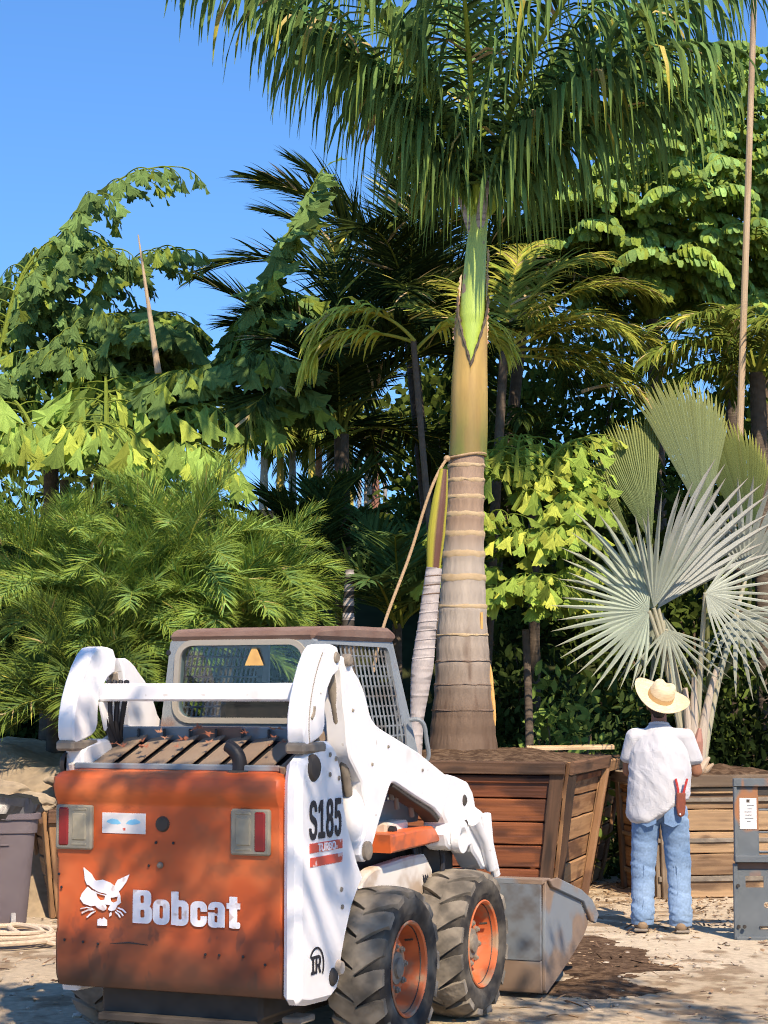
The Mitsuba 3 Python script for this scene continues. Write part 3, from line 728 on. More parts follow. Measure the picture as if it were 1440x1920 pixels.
# gear beside the cab: orange cylinder guard, white tank, bracket
lplate('orange_guard', [(0.206, 1.002), (0.764, 1.013), (0.80, 1.0), (0.899, 0.926), (0.221, 0.912)], YC - 0.66, YC - 0.46, 'm_orange_clean', 0.01, label='bright orange guard above the rear wheel')
lbox('filler_tank', 0.37, 0.67, YC - 0.56, YC - 0.44, 0.985, 1.05, 'm_white_dirty', 0.012)
lp('filler_cap', rot_to(np.eye(3), (0.41, YC - 0.565, 1.01), lathe([(0, 0.03), (0.022, 0.03), (0.024, 0.0)], 14, 'y').apply_scale([1, -1, 1])), 'm_black', loader)
for fx, fz in ((0.33, 1.23), (0.60, 1.13), (0.40, 1.18)):
    lp('fitting', tube([(fx, YC - 0.60, fz), (fx + 0.02, YC - 0.60, fz - 0.06)], 0.014, 8), 'm_hub', loader)
for q in range(3):
    hose = smooth_path([(0.95 - 0.05 * q, YC - 0.58, 0.95), (1.0, YC - 0.62, 0.78 + 0.03 * q), (0.93, YC - 0.60, 0.64), (0.85 + 0.03 * q, YC - 0.56, 0.74), (0.86, YC - 0.50, 0.95)], 24)
    lp('hose', tube(hose, 0.014, 8), 'm_black', loader)
lbox('front_crossmember', 0.95, 1.35, YC - 0.55, YC + 0.55, 0.72, 0.90, 'm_dark', 0.02)
lbox('quick_attach', 1.55, 1.66, YC - 0.58, YC + 0.58, 0.22, 0.72, 'm_dark', 0.01)


# wheels
def lug_mesh(th, side, R0, R1):
    V = []
    for k in range(5):
        f = k / 4
        y = side * (0.140 - 0.142 * f)
        t = th + 0.20 * f ** 1.2 + (0.09 if side > 0 else 0)
        w = 0.112 + 0.078 * f ** 0.7
        ro_ = R1 - 0.022 * (1 - f) ** 2.5
        for r in (R0 - 0.02, ro_):
            ww = w if r < R1 - 0.03 else w * 0.95
            V += [(r * math.cos(t - ww), y, r * math.sin(t - ww)), (r * math.cos(t + ww), y, r * math.sin(t + ww))]
    V = np.array(V)
    Fs = []
    for k in range(4):
        a = 4 * k
        for i, j in ((0, 1), (1, 3), (3, 2), (2, 0)):
            Fs += [(a + i, a + j, a + 4 + j), (a + i, a + 4 + j, a + 4 + i)]
    Fs += [(0, 1, 3), (0, 3, 2), (16, 17, 19), (16, 19, 18)]
    m = trimesh.Trimesh(V, np.array(Fs), process=False)
    m.fix_normals()
    return m


def wheel(x, side, spin, full):
    """side -1 = right. y of the lathe runs outward."""
    yo = YC + side * 0.845
    k = uniq(loader + '__wheel')
    S = np.array([1, side, 1.0])

    def w(name, mesh, bsdf, smooth=40):
        m = mesh.copy()
        m.vertices = (m.vertices @ ry(spin).T) * S + [x, yo - side * 0.135, 0.388]
        m.fix_normals()
        lp(name, m, bsdf, k, smooth)

    ty = lathe([(0.205, -0.11), (0.235, -0.128), (0.29, -0.142), (0.335, -0.138), (0.356, -0.122), (0.362, -0.06), (0.364, 0.0), (0.362, 0.06), (0.356, 0.122), (0.335, 0.138), (0.322, 0.143), (0.29, 0.142), (0.262, 0.139), (0.255, 0.132), (0.235, 0.128), (0.218, 0.112), (0.205, 0.10)], 72)
    ty.vertices = ty.vertices[:, [0, 2, 1]]
    w('tyre', ty, 'm_tyre')
    rim = lathe([(0.222, 0.118), (0.229, 0.128), (0.222, 0.133), (0.212, 0.126), (0.206, 0.08), (0.198, 0.02), (0.190, 0.008), (0.170, 0.014), (0.150, 0.040), (0.128, 0.052), (0.075, 0.055), (0.0, 0.055)], 56)
    rim.vertices = rim.vertices[:, [0, 2, 1]]
    w('rim', rim, 'm_rim', 35)
    hub = lathe([(0.078, 0.05), (0.076, 0.066), (0.05, 0.068), (0.046, 0.082), (0.030, 0.088), (0.0, 0.088)], 28)
    hub.vertices = hub.vertices[:, [0, 2, 1]]
    w('hub', hub, 'm_hub', 35)
    for q in range(8):
        a = q * PI / 4 + 0.2
        b = lathe([(0.0175, 0.05), (0.0175, 0.066), (0.011, 0.068), (0.010, 0.076), (0.0, 0.078)], 6)
        b.vertices = b.vertices[:, [0, 2, 1]] + [0.104 * math.cos(a), 0, 0.104 * math.sin(a)]
        w('wheel_nut', b, 'm_hub', False)
    w('valve', tube([(0.12, 0.05, 0.13), (0.122, 0.09, 0.136)], 0.006, 6), 'm_dark', True)
    for q in range(16):
        for sd in (-1, 1):
            w('tread_lug', lug_mesh(q * 2 * PI / 16, sd, 0.356, 0.388), 'm_tread', 25)


wheel(0.0, -1, 0.1, True)
wheel(1.03, -1, 0.33, True)
wheel(0.0, 1, 0.2, False)
wheel(1.03, 1, 0.5, False)

# bucket, curled back
BK = [(1.775, 0.640), (1.80, 0.650), (1.84, 0.655)]
bucket = uniq(loader + '__bucket')
BS = [(1.79, 0.648), (1.86, 0.652), (2.42, 0.50), (2.60, 0.335), (2.497, 0.265), (2.30, 0.19), (2.004, 0.092), (1.85, 0.045), (1.80, 0.030), (1.775, 0.05), (1.77, 0.22), (1.775, 0.45)]
for s in (-1, 1):
    lp('bucket_side', prism(BS, YC + s * 0.935, YC + s * 0.915, 0.004), 'm_rust_bucket', bucket, label='rust-brown bucket side' if s < 0 else None)
    lp('side_cutter', prism([(1.80, 0.656), (1.95, 0.660), (2.42, 0.548), (2.62, 0.475), (2.755, 0.372), (2.69, 0.325), (2.60, 0.345), (2.45, 0.475), (1.85, 0.615)], YC + s * 0.955, YC + s * 0.934, 0.005), 'm_rust_bucket', bucket)
lp('bucket_back', prism([(1.745, 0.215), (1.755, 0.635), (1.775, 0.635), (1.775, 0.215)], YC - 0.916, YC + 0.916, 0.004), 'm_steel', bucket)
lp('bucket_heel', prism([(1.752, 0.213), (1.776, 0.213), (1.79, 0.045), (1.772, 0.036), (1.76, 0.06)], YC - 0.916, YC + 0.916, 0.004), 'm_rust_bucket', bucket)
lp('bucket_floor', prism([(1.80, 0.028), (1.80, 0.045), (2.58, 0.345), (2.76, 0.372), (2.60, 0.325)], YC - 0.914, YC + 0.914, 0.004), 'm_rust_bucket', bucket)
lp('bucket_top', prism([(1.757, 0.636), (1.757, 0.66), (1.90, 0.66), (1.90, 0.645)], YC - 0.930, YC + 0.930, 0.004), 'm_rust_bucket', bucket)

# dry leaves on the engine cover
LEAFC = np.array([[0.40, 0.17, 0.08], [0.30, 0.12, 0.06], [0.48, 0.25, 0.14]])
lpos = [(-0.70, 0.46), (-0.66, 0.33), (-0.62, 0.23), (-0.73, 0.28), (-0.64, 0.12), (-0.55, 0.30), (-0.72, 0.11), (-0.57, 0.02), (-0.66, -0.03), (-0.50, 0.12), (-0.55, -0.16), (-0.69, -0.36), (-0.66, -0.41), (-0.60, -0.34), (-0.50, -0.30), (-0.72, 0.40)]
for q, (lx, ly) in enumerate(lpos):
    n_ = 7
    a_ = np.linspace(0, 2 * PI, n_ * 2, endpoint=False)
    r_ = np.where(np.arange(n_ * 2) % 2 == 0, 1.0, 0.45) * RNG.uniform(0.6, 1.1, n_ * 2) * RNG.uniform(0.026, 0.05)
    V_ = np.c_[r_ * np.cos(a_), 0.6 * r_ * np.sin(a_), RNG.uniform(-0.25, 1.0, n_ * 2) * r_ * 0.6]
    V_ = np.vstack([V_, [0, 0, 0.004]])
    F_ = [(n_ * 2, i, (i + 1) % (n_ * 2)) for i in range(n_ * 2)]
    lm = trimesh.Trimesh(V_ @ rz(RNG.uniform(0, 6)).T, F_, process=False)
    zz = 1.348 + (lx + 0.79) * math.tan(gs) + 0.078
    single('dry_leaf', rot_to(LR, LO, rot_to(RG, (lx, ly, zz), lm)), 'm_leaf', 'curled brown dry leaf lying on the louvred engine cover of the loader', 'leaf', 'dry leaves on the engine cover',
           color=np.tile(LEAFC[q % 3], (len(V_), 1)))


# ------------------------------------------------------------------ the setting: dirt yard, bank and terrace behind
def ground_z(x, y):
    p = np.stack([x * 0.35, y * 0.35, x * 0], -1)
    q = np.stack([x * 2.6, y * 2.6, x * 0 + 5], -1)
    near = np.clip(1 - np.hypot(x, y - 12) / 40, 0, 1)
    return near * (0.05 * (meshkit.fbm(p, 3) - 0.5) + 0.022 * (meshkit.fbm(q, 3, 3) - 0.5))


def grid(xs, ys, fz):
    X, Y = np.meshgrid(xs, ys)
    V = np.stack([X, Y, fz(X, Y)], -1).reshape(-1, 3)
    n, m_ = len(xs), len(ys)
    i = (np.arange(m_ - 1)[:, None] * n + np.arange(n - 1)).ravel()
    return trimesh.Trimesh(V, np.vstack([np.stack([i, i + 1, i + 1 + n], 1), np.stack([i, i + 1 + n, i + n], 1)]), process=False)


gx = np.r_[-400, -120, -40, -16, np.linspace(-8, 8, 161), 16, 40, 120, 400]
gy = np.r_[-200, -60, -20, 0, np.linspace(4, 22, 181), 40, 100, 300, 900]
struct('ground', grid(gx, gy, ground_z), 'm_ground', smooth=True)


def hill_z(x, y):
    rise = 4.35 * np.clip((y - 20.5) / 8.5, 0, 1)
    rise = np.where(y > 29, 4.35 + 0.0 * y, rise)
    n = meshkit.fbm(np.stack([x * 0.5, y * 0.5, x * 0], -1), 3, 8)
    edge = np.clip((y - 19) / 2.0, 0, 1)
    side = np.clip((30 - np.abs(x)) / 8, 0, 1)
    return -0.25 + edge * (0.2 + 0.35 * (n - 0.3)) + rise * side * (0.93 + 0.14 * n)


struct('hill', grid(np.linspace(-32, 32, 90), np.r_[np.linspace(18.5, 32, 50), 45, 60, 75], hill_z), 'm_hill', smooth=True)


def bank_z(x, y):
    u = np.clip((y - 14.95) / 1.1, 0, 1)
    l = np.clip((-2.05 - x) / 0.55, 0, 1)
    n = meshkit.fbm(np.stack([x * 1.8, y * 1.8, x * 0], -1), 4, 4)
    b = np.clip((20.4 - y) / 0.8, 0, 1)
    return -0.15 + (u * u * (3 - 2 * u)) * l * b * (1.32 + 0.35 * (n - 0.5)) + 0.05 * n


struct('bank', grid(np.linspace(-9, -1.4, 70), np.linspace(14.7, 21.3, 60), bank_z), 'm_sand', smooth=True)

# litter: wood chips, twigs and leaf scraps trodden into the dirt
n = 9000
lx, ly = RNG.uniform(-4, 5.5, n), RNG.uniform(10.2, 18.5, n)
dens = meshkit.fbm(np.stack([lx * 0.8, ly * 0.8, lx * 0], -1), 3, 11)
w_ = np.clip((dens - 0.42) * 6, 0.06, 1) * np.where((lx > 0.7) & (ly > 12.2), 1.0, 0.35)
keep = RNG.uniform(size=n) < w_
lx, ly = lx[keep], ly[keep]
n = len(lx)
L_, W_ = RNG.gamma(1.6, 0.009, n) + 0.006, RNG.uniform(0.003, 0.009, n)
th = RNG.uniform(0, PI, n)
d1 = np.stack([np.cos(th), np.sin(th), RNG.normal(0, 0.25, n)], -1) * L_[:, None]
d2 = np.stack([-np.sin(th), np.cos(th), RNG.normal(0, 0.4, n)], -1) * W_[:, None]
c0 = np.stack([lx, ly, ground_z(lx, ly) + 0.008 + np.abs(d1[:, 2]) + np.abs(d2[:, 2])], -1)
V = np.stack([c0 - d1 - d2, c0 + d1 - d2, c0 + d1 + d2, c0 - d1 + d2, c0 + [0, 0, 0.006] + d2 * 0.2], 1)
Fq = np.array([[0, 1, 4], [1, 2, 4], [2, 3, 4], [3, 0, 4]])
Fa = (np.arange(n)[:, None, None] * 5 + Fq).reshape(-1, 3)
pal = np.array([[0.16, 0.095, 0.05], [0.30, 0.19, 0.10], [0.42, 0.30, 0.17], [0.10, 0.06, 0.035]])
C = np.repeat(pal[RNG.integers(0, 4, n)], 5, 0)
struct('litter', trimesh.Trimesh(V.reshape(-1, 3), Fa, process=False), 'm_stem', 'stuff', 'brown wood chips, twigs and leaf scraps scattered over the dirt', color=C)
xs_, ys_ = np.meshgrid(np.linspace(0.7, 2.6, 90), np.linspace(10.6, 14.6, 110))
nz_ = meshkit.fbm(np.stack([xs_ * 2.2, ys_ * 2.2, xs_ * 0], -1), 4, 21)
nf_ = meshkit.fbm(np.stack([xs_ * 14, ys_ * 14, xs_ * 0], -1), 3, 22)
blob_ = np.exp(-(((xs_ - 1.45) / 0.42) ** 2 + ((ys_ - 12.9) / 1.0) ** 2)) + 0.9 * np.exp(-(((xs_ - 1.2) / 0.38) ** 2 + ((ys_ - 11.4) / 0.55) ** 2))
hh_ = np.clip(blob_ + (nz_ - 0.5) * 1.1 - 0.40, -0.1, 1) * 0.022 + (nf_ - 0.5) * 0.006 * (blob_ > 0.05)
ok_ = hh_ > 0.002
i_ = (np.arange(109)[:, None] * 90 + np.arange(89)).ravel()
F_ = np.vstack([np.stack([i_, i_ + 1, i_ + 91], 1), np.stack([i_, i_ + 91, i_ + 90], 1)])
F_ = F_[ok_.ravel()[F_].all(1)]
k_ = struct('spilled_soil', trimesh.Trimesh(np.stack([xs_, ys_, ground_z(xs_, ys_) + hh_], -1).reshape(-1, 3), F_, process=False), 'm_soil', 'stuff', 'dark damp soil spilled on the dirt between the bucket and the man', smooth=True)
labels[k_]['category'] = 'soil'
n = 900
px_, py_ = RNG.uniform(-4, 5, n), RNG.uniform(9.5, 18, n)
ico = trimesh.creation.icosphere(0)
R_ = RNG.gamma(2, 0.005, n) + 0.004
V = (ico.vertices[None] * R_[:, None, None] * RNG.uniform(0.6, 1.2, (n, 12, 1)) * [1, 1, 0.6] + np.stack([px_, py_, ground_z(px_, py_) + R_ * 0.3], -1)[:, None])
C = np.repeat(np.array([0.42, 0.35, 0.26]) * RNG.uniform(0.6, 1.3, (n, 1)), 12, 0)
struct('pebbles', trimesh.Trimesh(V.reshape(-1, 3), (np.arange(n)[:, None, None] * 12 + ico.faces).reshape(-1, 3), process=False), 'm_stem', 'stuff', 'small pale pebbles on the dirt', color=C)


# ------------------------------------------------------------------ tapered plank boxes for the palms
def planter(name, label, centre, yaw, a, b, h, z0, mats, faces, planks=6, group=None, soil=True, soil_label='', rim=True, bands=()):
    """a, b: half widths at top and foot. faces: which sides get planks piece by piece (0 = towards +e1, 1 = +e2, 2 = -e1, 3 = -e2)."""
    t = thing(name, label, 'planter box', group)
    c = np.array([*centre, 0.0])
    E = [rz(yaw) @ v for v in np.eye(3)[:2]]
    up = np.array([0, 0, 1.0])

    def P(n_, s_, u, f):
        """point on the face with outward n_ and sideways s_, u in -1..1, f from foot to top"""
        w = b + (a - b) * f
        return c + n_ * w + s_ * u * w + up * (z0 + h * f)

    for f_ in range(4):
        n_ = E[f_ % 2] * (1 if f_ < 2 else -1)
        s_ = np.cross(up, n_)
        lean = (P(n_, s_, 0, 1) - P(n_, s_, 0, 0))
        lean /= np.linalg.norm(lean)
        nn = np.cross(s_, lean)
        top = 0.90 if rim else 1.0
        for k in range(planks):
            fa, fb = top * k / planks, top * (k + 1) / planks
            fm = (fa + fb) / 2
            wd = (fb - fa) * h * 1.0 - 0.010
            off = nn * (-0.026 + RNG.normal(0, 0.003))
            m_, uv = board(P(n_, s_, -0.985, fm) + off, P(n_, s_, 0.985, fm) + off, lean, nn * 0.026, wd)
            put('plank', m_, mats[0] if f_ != faces[1] else mats[1], t, uv=uv)
        for sd in (-1, 1):
            e0, e1_ = P(n_, s_, sd, 0.0) - s_ * sd * 0.055, P(n_, s_, sd, 0.985) - s_ * sd * 0.06
            m_, uv = board(e0 + nn * 0.002, e1_ + nn * 0.002, s_, nn * 0.03, 0.10, 0.115)
            put('corner_post', m_, mats[2] if f_ != faces[1] else mats[1], t, uv=uv)
        if rim:
            ra, rb = P(n_, s_, -1.0, 0.955), P(n_, s_, 1.0, 0.955)
            m_, uv = board(ra + nn * 0.033, rb + nn * 0.033, lean, nn * 0.034, 0.10)
            put('rim_board', m_, mats[3], t, uv=uv)
            m_, uv = board(P(n_, s_, -0.97, 0.872) - nn * 0.004, P(n_, s_, 0.97, 0.872) - nn * 0.004, lean, nn * 0.024, 0.045)
            put('inner_rail', m_, mats[0], t, uv=uv)
        for fz, th_ in bands:
            m_ = cat([rbox((2 * (b + (a - b) * fz) + 0.03, 0.016, th_), 0.003)])
            R = np.stack([s_, nn, lean], 1)
            put('steel_band', rot_to(R, P(n_, s_, 0, fz) + nn * 0.012, m_), 'm_hub', t, False)
    if soil:
        xs = np.linspace(-1, 1, 50)
        X, Y = np.meshgrid(xs, xs)
        w = b + (a - b) * 0.93
        Z = 0.10 * (1 - np.maximum(abs(X), abs(Y)) ** 2.0) + 0.05 * (meshkit.fbm(np.stack([X * 5, Y * 5, X * 0], -1), 4, 5) - 0.4)
        Vs = c + X[..., None] * E[0] * w * 0.985 + Y[..., None] * E[1] * w * 0.985 + up * (z0 + h * 0.97 + Z[..., None])
        i = (np.arange(49)[:, None] * 50 + np.arange(49)).ravel()
        k = struct('planter_soil', trimesh.Trimesh(Vs.reshape(-1, 3), np.vstack([np.stack([i, i + 1, i + 51], 1), np.stack([i, i + 51, i + 50], 1)]), process=False), 'm_soil', 'stuff', soil_label, smooth=True)
        labels[k]['category'] = 'soil'
    return t


BYAW = math.radians(-15.7)
B1C, B1A, B1B, B1H = (0.78, 16.06), 0.90, 0.72, 1.20
planter('planter_box', 'large tapered reddish plank box holding the big ringed palm', B1C, BYAW, B1A, B1B, B1H, 0.0,
        ('m_wood_red', 'm_wood_tan', 'm_wood_dark', 'm_wood_dark'), (3, 0), 6, 'tapered plank boxes for palms', soil_label='dark crumbly soil heaped in the box of the big palm')
# split battens set on the sunny side of the big box
E1, E2 = rz(BYAW)[:, 0], rz(BYAW)[:, 1]
bc = np.array([*B1C, 0.0])
for u_, mt in ((0.86, 'm_wood_tan'), (-0.95, 'm_wood_dark')):
    p0 = bc + E1 * (B1B + 0.01) + E2 * (B1B * u_) + [0, 0, 0.0]
    p1 = bc + E1 * (B1A + 0.005) + E2 * (B1A * u_) + [0, 0, B1H * 0.90]
    m_, uv = board(p0, p1, E2, E1 * 0.06, 0.045, 0.05)
    put('batten', m_, mt, 'planter_box', uv=uv)
planter('planter_box', 'shaded brown plank box standing behind the big palm box', (1.28, 17.80), math.radians(-14), 0.82, 0.60, 1.15, 0.0,
        ('m_wood_dark', 'm_wood_tan', 'm_wood_dark', 'm_wood_tan'), (3, 0), 6, 'tapered plank boxes for palms', soil_label='soil in the box behind the big palm box')
planter('planter_box', 'weathered grey-brown plank box with steel bands behind the man in the straw hat', (2.79, 17.05), math.radians(9), 0.60, 0.56, 1.03, 0.0,
        ('m_wood_stained', 'm_wood_grey', 'm_wood_grey', 'm_wood_grey'), (3, 0), 5, 'tapered plank boxes for palms', soil_label='soil and cut leaf bases in the weathered box', bands=((0.80, 0.035), (0.47, 0.035), (0.16, 0.045)))
planter('planter_box', 'tan plank box with a dark rim beside the wheeled bin', (-2.36, 15.35), math.radians(20), 0.36, 0.26, 0.82, 0.0,
        ('m_wood_tan', 'm_wood_tan', 'm_wood_tan', 'm_wood_dark'), (3, 0), 5, 'tapered plank boxes for palms', soil_label='soil in the box beside the wheeled bin')
k = thing('nursery_pot', 'black plastic nursery pot standing in the tan box beside the bin', 'pot')
pp = np.array([-2.42, 15.30, 0.80])
put('body', rot_to(np.eye(3), pp, lathe([(0.0, 0.0), (0.115, 0.0), (0.15, 0.25), (0.162, 0.25), (0.162, 0.275), (0.150, 0.275), (0.145, 0.24), (0.0, 0.235)], 28)), 'm_plastic_black', k)
put('rim', rot_to(np.eye(3), pp, lathe([(0.150, 0.262), (0.167, 0.262), (0.167, 0.285), (0.150, 0.285), (0.150, 0.262)], 28)), 'm_plastic_black', k)

# loose board lying on the box edge behind the soil
m_, uv = board((1.25, 17.02, 1.225), (2.02, 17.10, 1.235), (0, 1, 0.1), (0, 0, 0.03), 0.11)
single('loose_board', m_, 'm_wood_pale', 'pale loose board lying across the back edge of the big palm box', 'board', uv=uv)

# ------------------------------------------------------------------ grey steel attachment frame at the right
fr_ = thing('attachment_frame', 'grey rust-streaked steel attachment frame with a white label, at the right edge', 'steel frame')
FRR = rz(math.radians(-4))
FO = np.array([2.44, 13.62, 0.0])


def fp(name, size, c, bsdf, b=0.004, label=None):
    return put(name, rot_to(FRR, FO, rbox(size, b, c)), bsdf, fr_, False, label=label)


fp('top_bar', (1.10, 0.07, 0.055), (0.55, 0, 1.09), 'm_frame')
fp('top_lip', (1.08, 0.05, 0.06), (0.55, 0.02, 1.03), 'm_dark')
fp('post', (0.155, 0.012, 0.50), (0.095, 0.0, 0.81), 'm_frame')
fp('post_edge', (0.022, 0.07, 0.50), (0.012, 0.0, 0.81), 'm_frame')
fp('shelf', (1.10, 0.11, 0.045), (0.55, -0.01, 0.565), 'm_frame')
fp('shelf_lip', (1.08, 0.05, 0.05), (0.55, 0.03, 0.512), 'm_rust')
pl_ = Polygon([(0.02, 0.03), (1.08, 0.03), (1.08, 0.49), (0.02, 0.49)]).difference(Polygon([(0.075, 0.365), (0.20, 0.365), (0.20, 0.445), (0.075, 0.445)])).difference(
    Polygon([(0.17, 0.075), (0.29, 0.075), (0.29, 0.092), (0.17, 0.092)])).difference(Polygon(arc(0.22, 0.245, 0.022, 0, 340, 14)))
pm = trimesh.creation.extrude_polygon(pl_, 0.014, engine='earcut')
pm.vertices = np.c_[pm.vertices[:, 0], pm.vertices[:, 2], pm.vertices[:, 1]]
pm.fix_normals()
put('back_plate', rot_to(FRR, FO, pm), 'm_frame', fr_, False, label='rust-streaked lower plate with a square hole')
fp('foot_bar', (1.10, 0.08, 0.03), (0.55, 0.0, 0.016), 'm_frame')
fp('edge_bar', (0.03, 0.05, 0.52), (0.005, -0.005, 0.27), 'm_frame')
fp('slot_lip', (0.13, 0.02, 0.012), (0.23, -0.008, 0.098), 'm_dark')
for k, x in enumerate((0.335, 0.50, 0.665, 0.83)):
    fp('guard_bar', (0.018, 0.018, 0.46), (x, 0.02, 0.82), 'm_steel')
for zz in (0.90, 0.745, 0.61):
    fp('guard_rail', (0.75, 0.014, 0.014), (0.55, 0.03, zz), 'm_steel')
for x, z in ((0.02, 0.38), (0.02, 0.10), (0.06, 0.10)):
    put('bolt', rot_to(FRR, FO, rot_to(np.eye(3), (x, -0.032, z), lathe([(0, 0.012), (0.012, 0.012), (0.014, 0)], 8, 'y').apply_scale([1, -1, 1]))), 'm_dark', fr_)
sk = fp('label_plate', (0.118, 0.004, 0.215), (0.10, -0.009, 0.875), 'm_sticker', 0.001, label='white label with faint dark print')
for k in range(6):
    fp('label_print', (RNG.uniform(0.02, 0.07), 0.002, 0.006), (0.105 + RNG.uniform(-0.015, 0.015), -0.0115, 0.93 - k * 0.022), 'm_steel', 0.0005)
fp('label_print', (0.022, 0.002, 0.022), (0.10, -0.0115, 0.962), 'm_dark', 0.0005)

# ------------------------------------------------------------------ wheeled bin with black bag, coil of rope
bn = thing('wheelie_bin', 'dull purple-brown wheeled plastic bin at the left edge of the picture', 'bin')
BP = np.array([-2.86, 14.35, 0.0])


def bp(name, mesh, bsdf, smooth=30):
    return put(name, rot_to(rz(math.radians(12)), BP, mesh), bsdf, bn, smooth)


def rr_ring(hx, hy, r, z, n=6):
    return np.array([(x, y, z) for x, y in rrect(-hx, -hy, hx, hy, r, n)])


rings = [rr_ring(0.22, 0.22, 0.07, 0.035), rr_ring(0.235, 0.235, 0.08, 0.06), rr_ring(0.285, 0.29, 0.09, 0.70), rr_ring(0.30, 0.305, 0.095, 0.705), rr_ring(0.305, 0.31, 0.095, 0.80), rr_ring(0.325, 0.33, 0.10, 0.805), rr_ring(0.325, 0.33, 0.10, 0.84), rr_ring(0.29, 0.295, 0.09, 0.845), rr_ring(0.25, 0.25, 0.08, 0.40)]
nR = len(rings[0])
i = np.arange(nR)
j = (i + 1) % nR
Fs = []
for k in range(len(rings) - 1):
    Fs += [np.stack([k * nR + i, k * nR + j, (k + 1) * nR + j], 1), np.stack([k * nR + i, (k + 1) * nR + j, (k + 1) * nR + i], 1)]
bp('body', trimesh.Trimesh(np.vstack(rings), np.concatenate(Fs), process=False), 'm_bin')
for k, xx in enumerate((0.14, -0.16)):
    bp('wheel', rot_to(rz(PI / 2), (xx, -0.235, 0.068), lathe([(0.0, 0.02), (0.045, 0.022), (0.066, 0.016), (0.068, 0), (0.066, -0.016), (0.0, -0.02)], 24, 'y')), 'm_wheel_grey')
bp('handle', tube(smooth_path([(0.02, -0.31, 0.70), (0.02, -0.36, 0.68), (0.02, -0.365, 0.58), (0.02, -0.30, 0.54)], 14), 0.014, 8), 'm_frame')
bp('rib', rbox((0.20, 0.012, 0.012), 0.004, (0.0, -0.292, 0.62)), 'm_bin')
ba = np.linspace(0, 2 * PI, 60, endpoint=False)
prof = [(0.335, 0.80), (0.345, 0.845), (0.335, 0.90), (0.30, 0.95), (0.20, 0.965), (0.10, 0.94), (0.0, 0.93)]
V = []
for r, z in prof:
    w = 1 + 0.06 * np.sin(9 * ba + 3 * z * 20) * RNG.uniform(0.5, 1, 60)
    V.append(np.c_[r * w * np.cos(ba), r * w * np.sin(ba), z + 0.035 * (meshkit.noise(np.c_[np.cos(ba) * 3, np.sin(ba) * 3, ba * 0 + z * 9]) - 0.5)])
i = np.arange(60)
j = (i + 1) % 60
Fs = []
for k in range(len(prof) - 1):
    Fs += [np.stack([k * 60 + i, k * 60 + j, (k + 1) * 60 + j], 1), np.stack([k * 60 + i, (k + 1) * 60 + j, (k + 1) * 60 + i], 1)]
single('bin_bag', rot_to(np.eye(3), BP, trimesh.Trimesh(np.vstack(V), np.concatenate(Fs), process=False)), 'm_plastic_black', 'black plastic bag of rubbish bulging out of the wheeled bin', 'bag')
rp = []
for k in range(150):
    a = k * 0.22
    r = 1 + 0.28 * math.sin(a * 0.37) + 0.1 * math.sin(a * 1.7)
    rp.append((-2.62 + 0.36 * r * math.cos(a), 13.45 + 0.30 * r * math.sin(a), 0.02 + 0.032 * (k / 150) * 2 + 0.02 * abs(math.sin(a * 0.9))))
rp += [(-2.2, 13.2, 0.03), (-2.05, 13.25, 0.02), (-1.98, 13.5, 0.10), (-1.96, 13.7, 0.22)]
single('rope_coil', tube(smooth_path(rp, 460), 0.017, 7), 'm_rope_pale', 'pale thick rope lying in a loose coil on the dirt before the bin', 'rope')
# rough stones at the foot of the bank
for k, (sx, sy, sz, r) in enumerate(((-2.75, 15.1, 0.95, 0.16), (-3.05, 15.25, 1.02, 0.2), (-2.55, 15.6, 1.12, 0.11))):
    m_ = trimesh.creation.icosphere(3)
    m_.vertices *= r * (0.7 + 0.6 * meshkit.fbm(m_.vertices * 1.6 + k * 5, 3))[:, None] * [1.5, 1.0, 0.6]
    single('stone', rot_to(np.eye(3), (sx, sy, sz - 0.1), m_), 'm_sand', ('middle-sized', 'biggest', 'smallest')[k] + ' rough sandy stone on the bank above the wheeled bin', 'stone', 'stones on the sandy bank')


# ------------------------------------------------------------------ the man in the straw hat, seen from behind
def ell(c, r, n=28):
    r = np.broadcast_to(np.asarray(r, float), (3,))
    return m3.Manifold.sphere(1.0, n).scale(r.tolist()).translate(list(map(float, c)))


def bone(*js):
    """hull along a chain of (centre, radius) joints"""
    out = []
    for a, b in zip(js[:-1], js[1:]):
        out.append(m3.Manifold.batch_hull([ell(*a), ell(*b)]))
    return out


def body_mesh(parts, edge=0.02, it=10, extra=None):
    m = m3.Manifold.batch_boolean(parts, m3.OpType.Add).refine_to_length(edge)
    me = m.to_mesh()
    t = trimesh.Trimesh(me.vert_properties[:, :3], me.tri_verts, process=True)
    trimesh.smoothing.filter_taubin(t, 0.5, 0.52, it)
    if extra is not None:
        extra(t)
    return t


MO = np.array([1.985, 14.02, 0.022])
MR = rz(math.radians(-8))
man = thing('person', 'man in a straw hat, white T-shirt and blue jeans standing with his back to us', 'person')


def mp(name, mesh, bsdf, smooth=True, label=None):
    return put(name, rot_to(MR, MO, mesh), bsdf, man, smooth, label=label)


# joints: x right, y away from us, z up
hipL, hipR = (-0.095, 0.0, 0.86), (0.095, 0.0, 0.86)
kneL, kneR = (-0.125, 0.03, 0.475), (0.125, 0.04, 0.47)
ankL, ankR = (-0.135, 0.0, 0.09), (0.135, -0.02, 0.085)
shL, shR = (-0.172, 0.035, 1.375), (0.185, 0.035, 1.378)
elL, elR = (-0.225, 0.10, 1.13), (0.262, 0.07, 1.130)
wrL, wrR = (-0.13, 0.33, 1.17), (0.185, 0.33, 1.20)
head = (0.0, 0.085, 1.60)


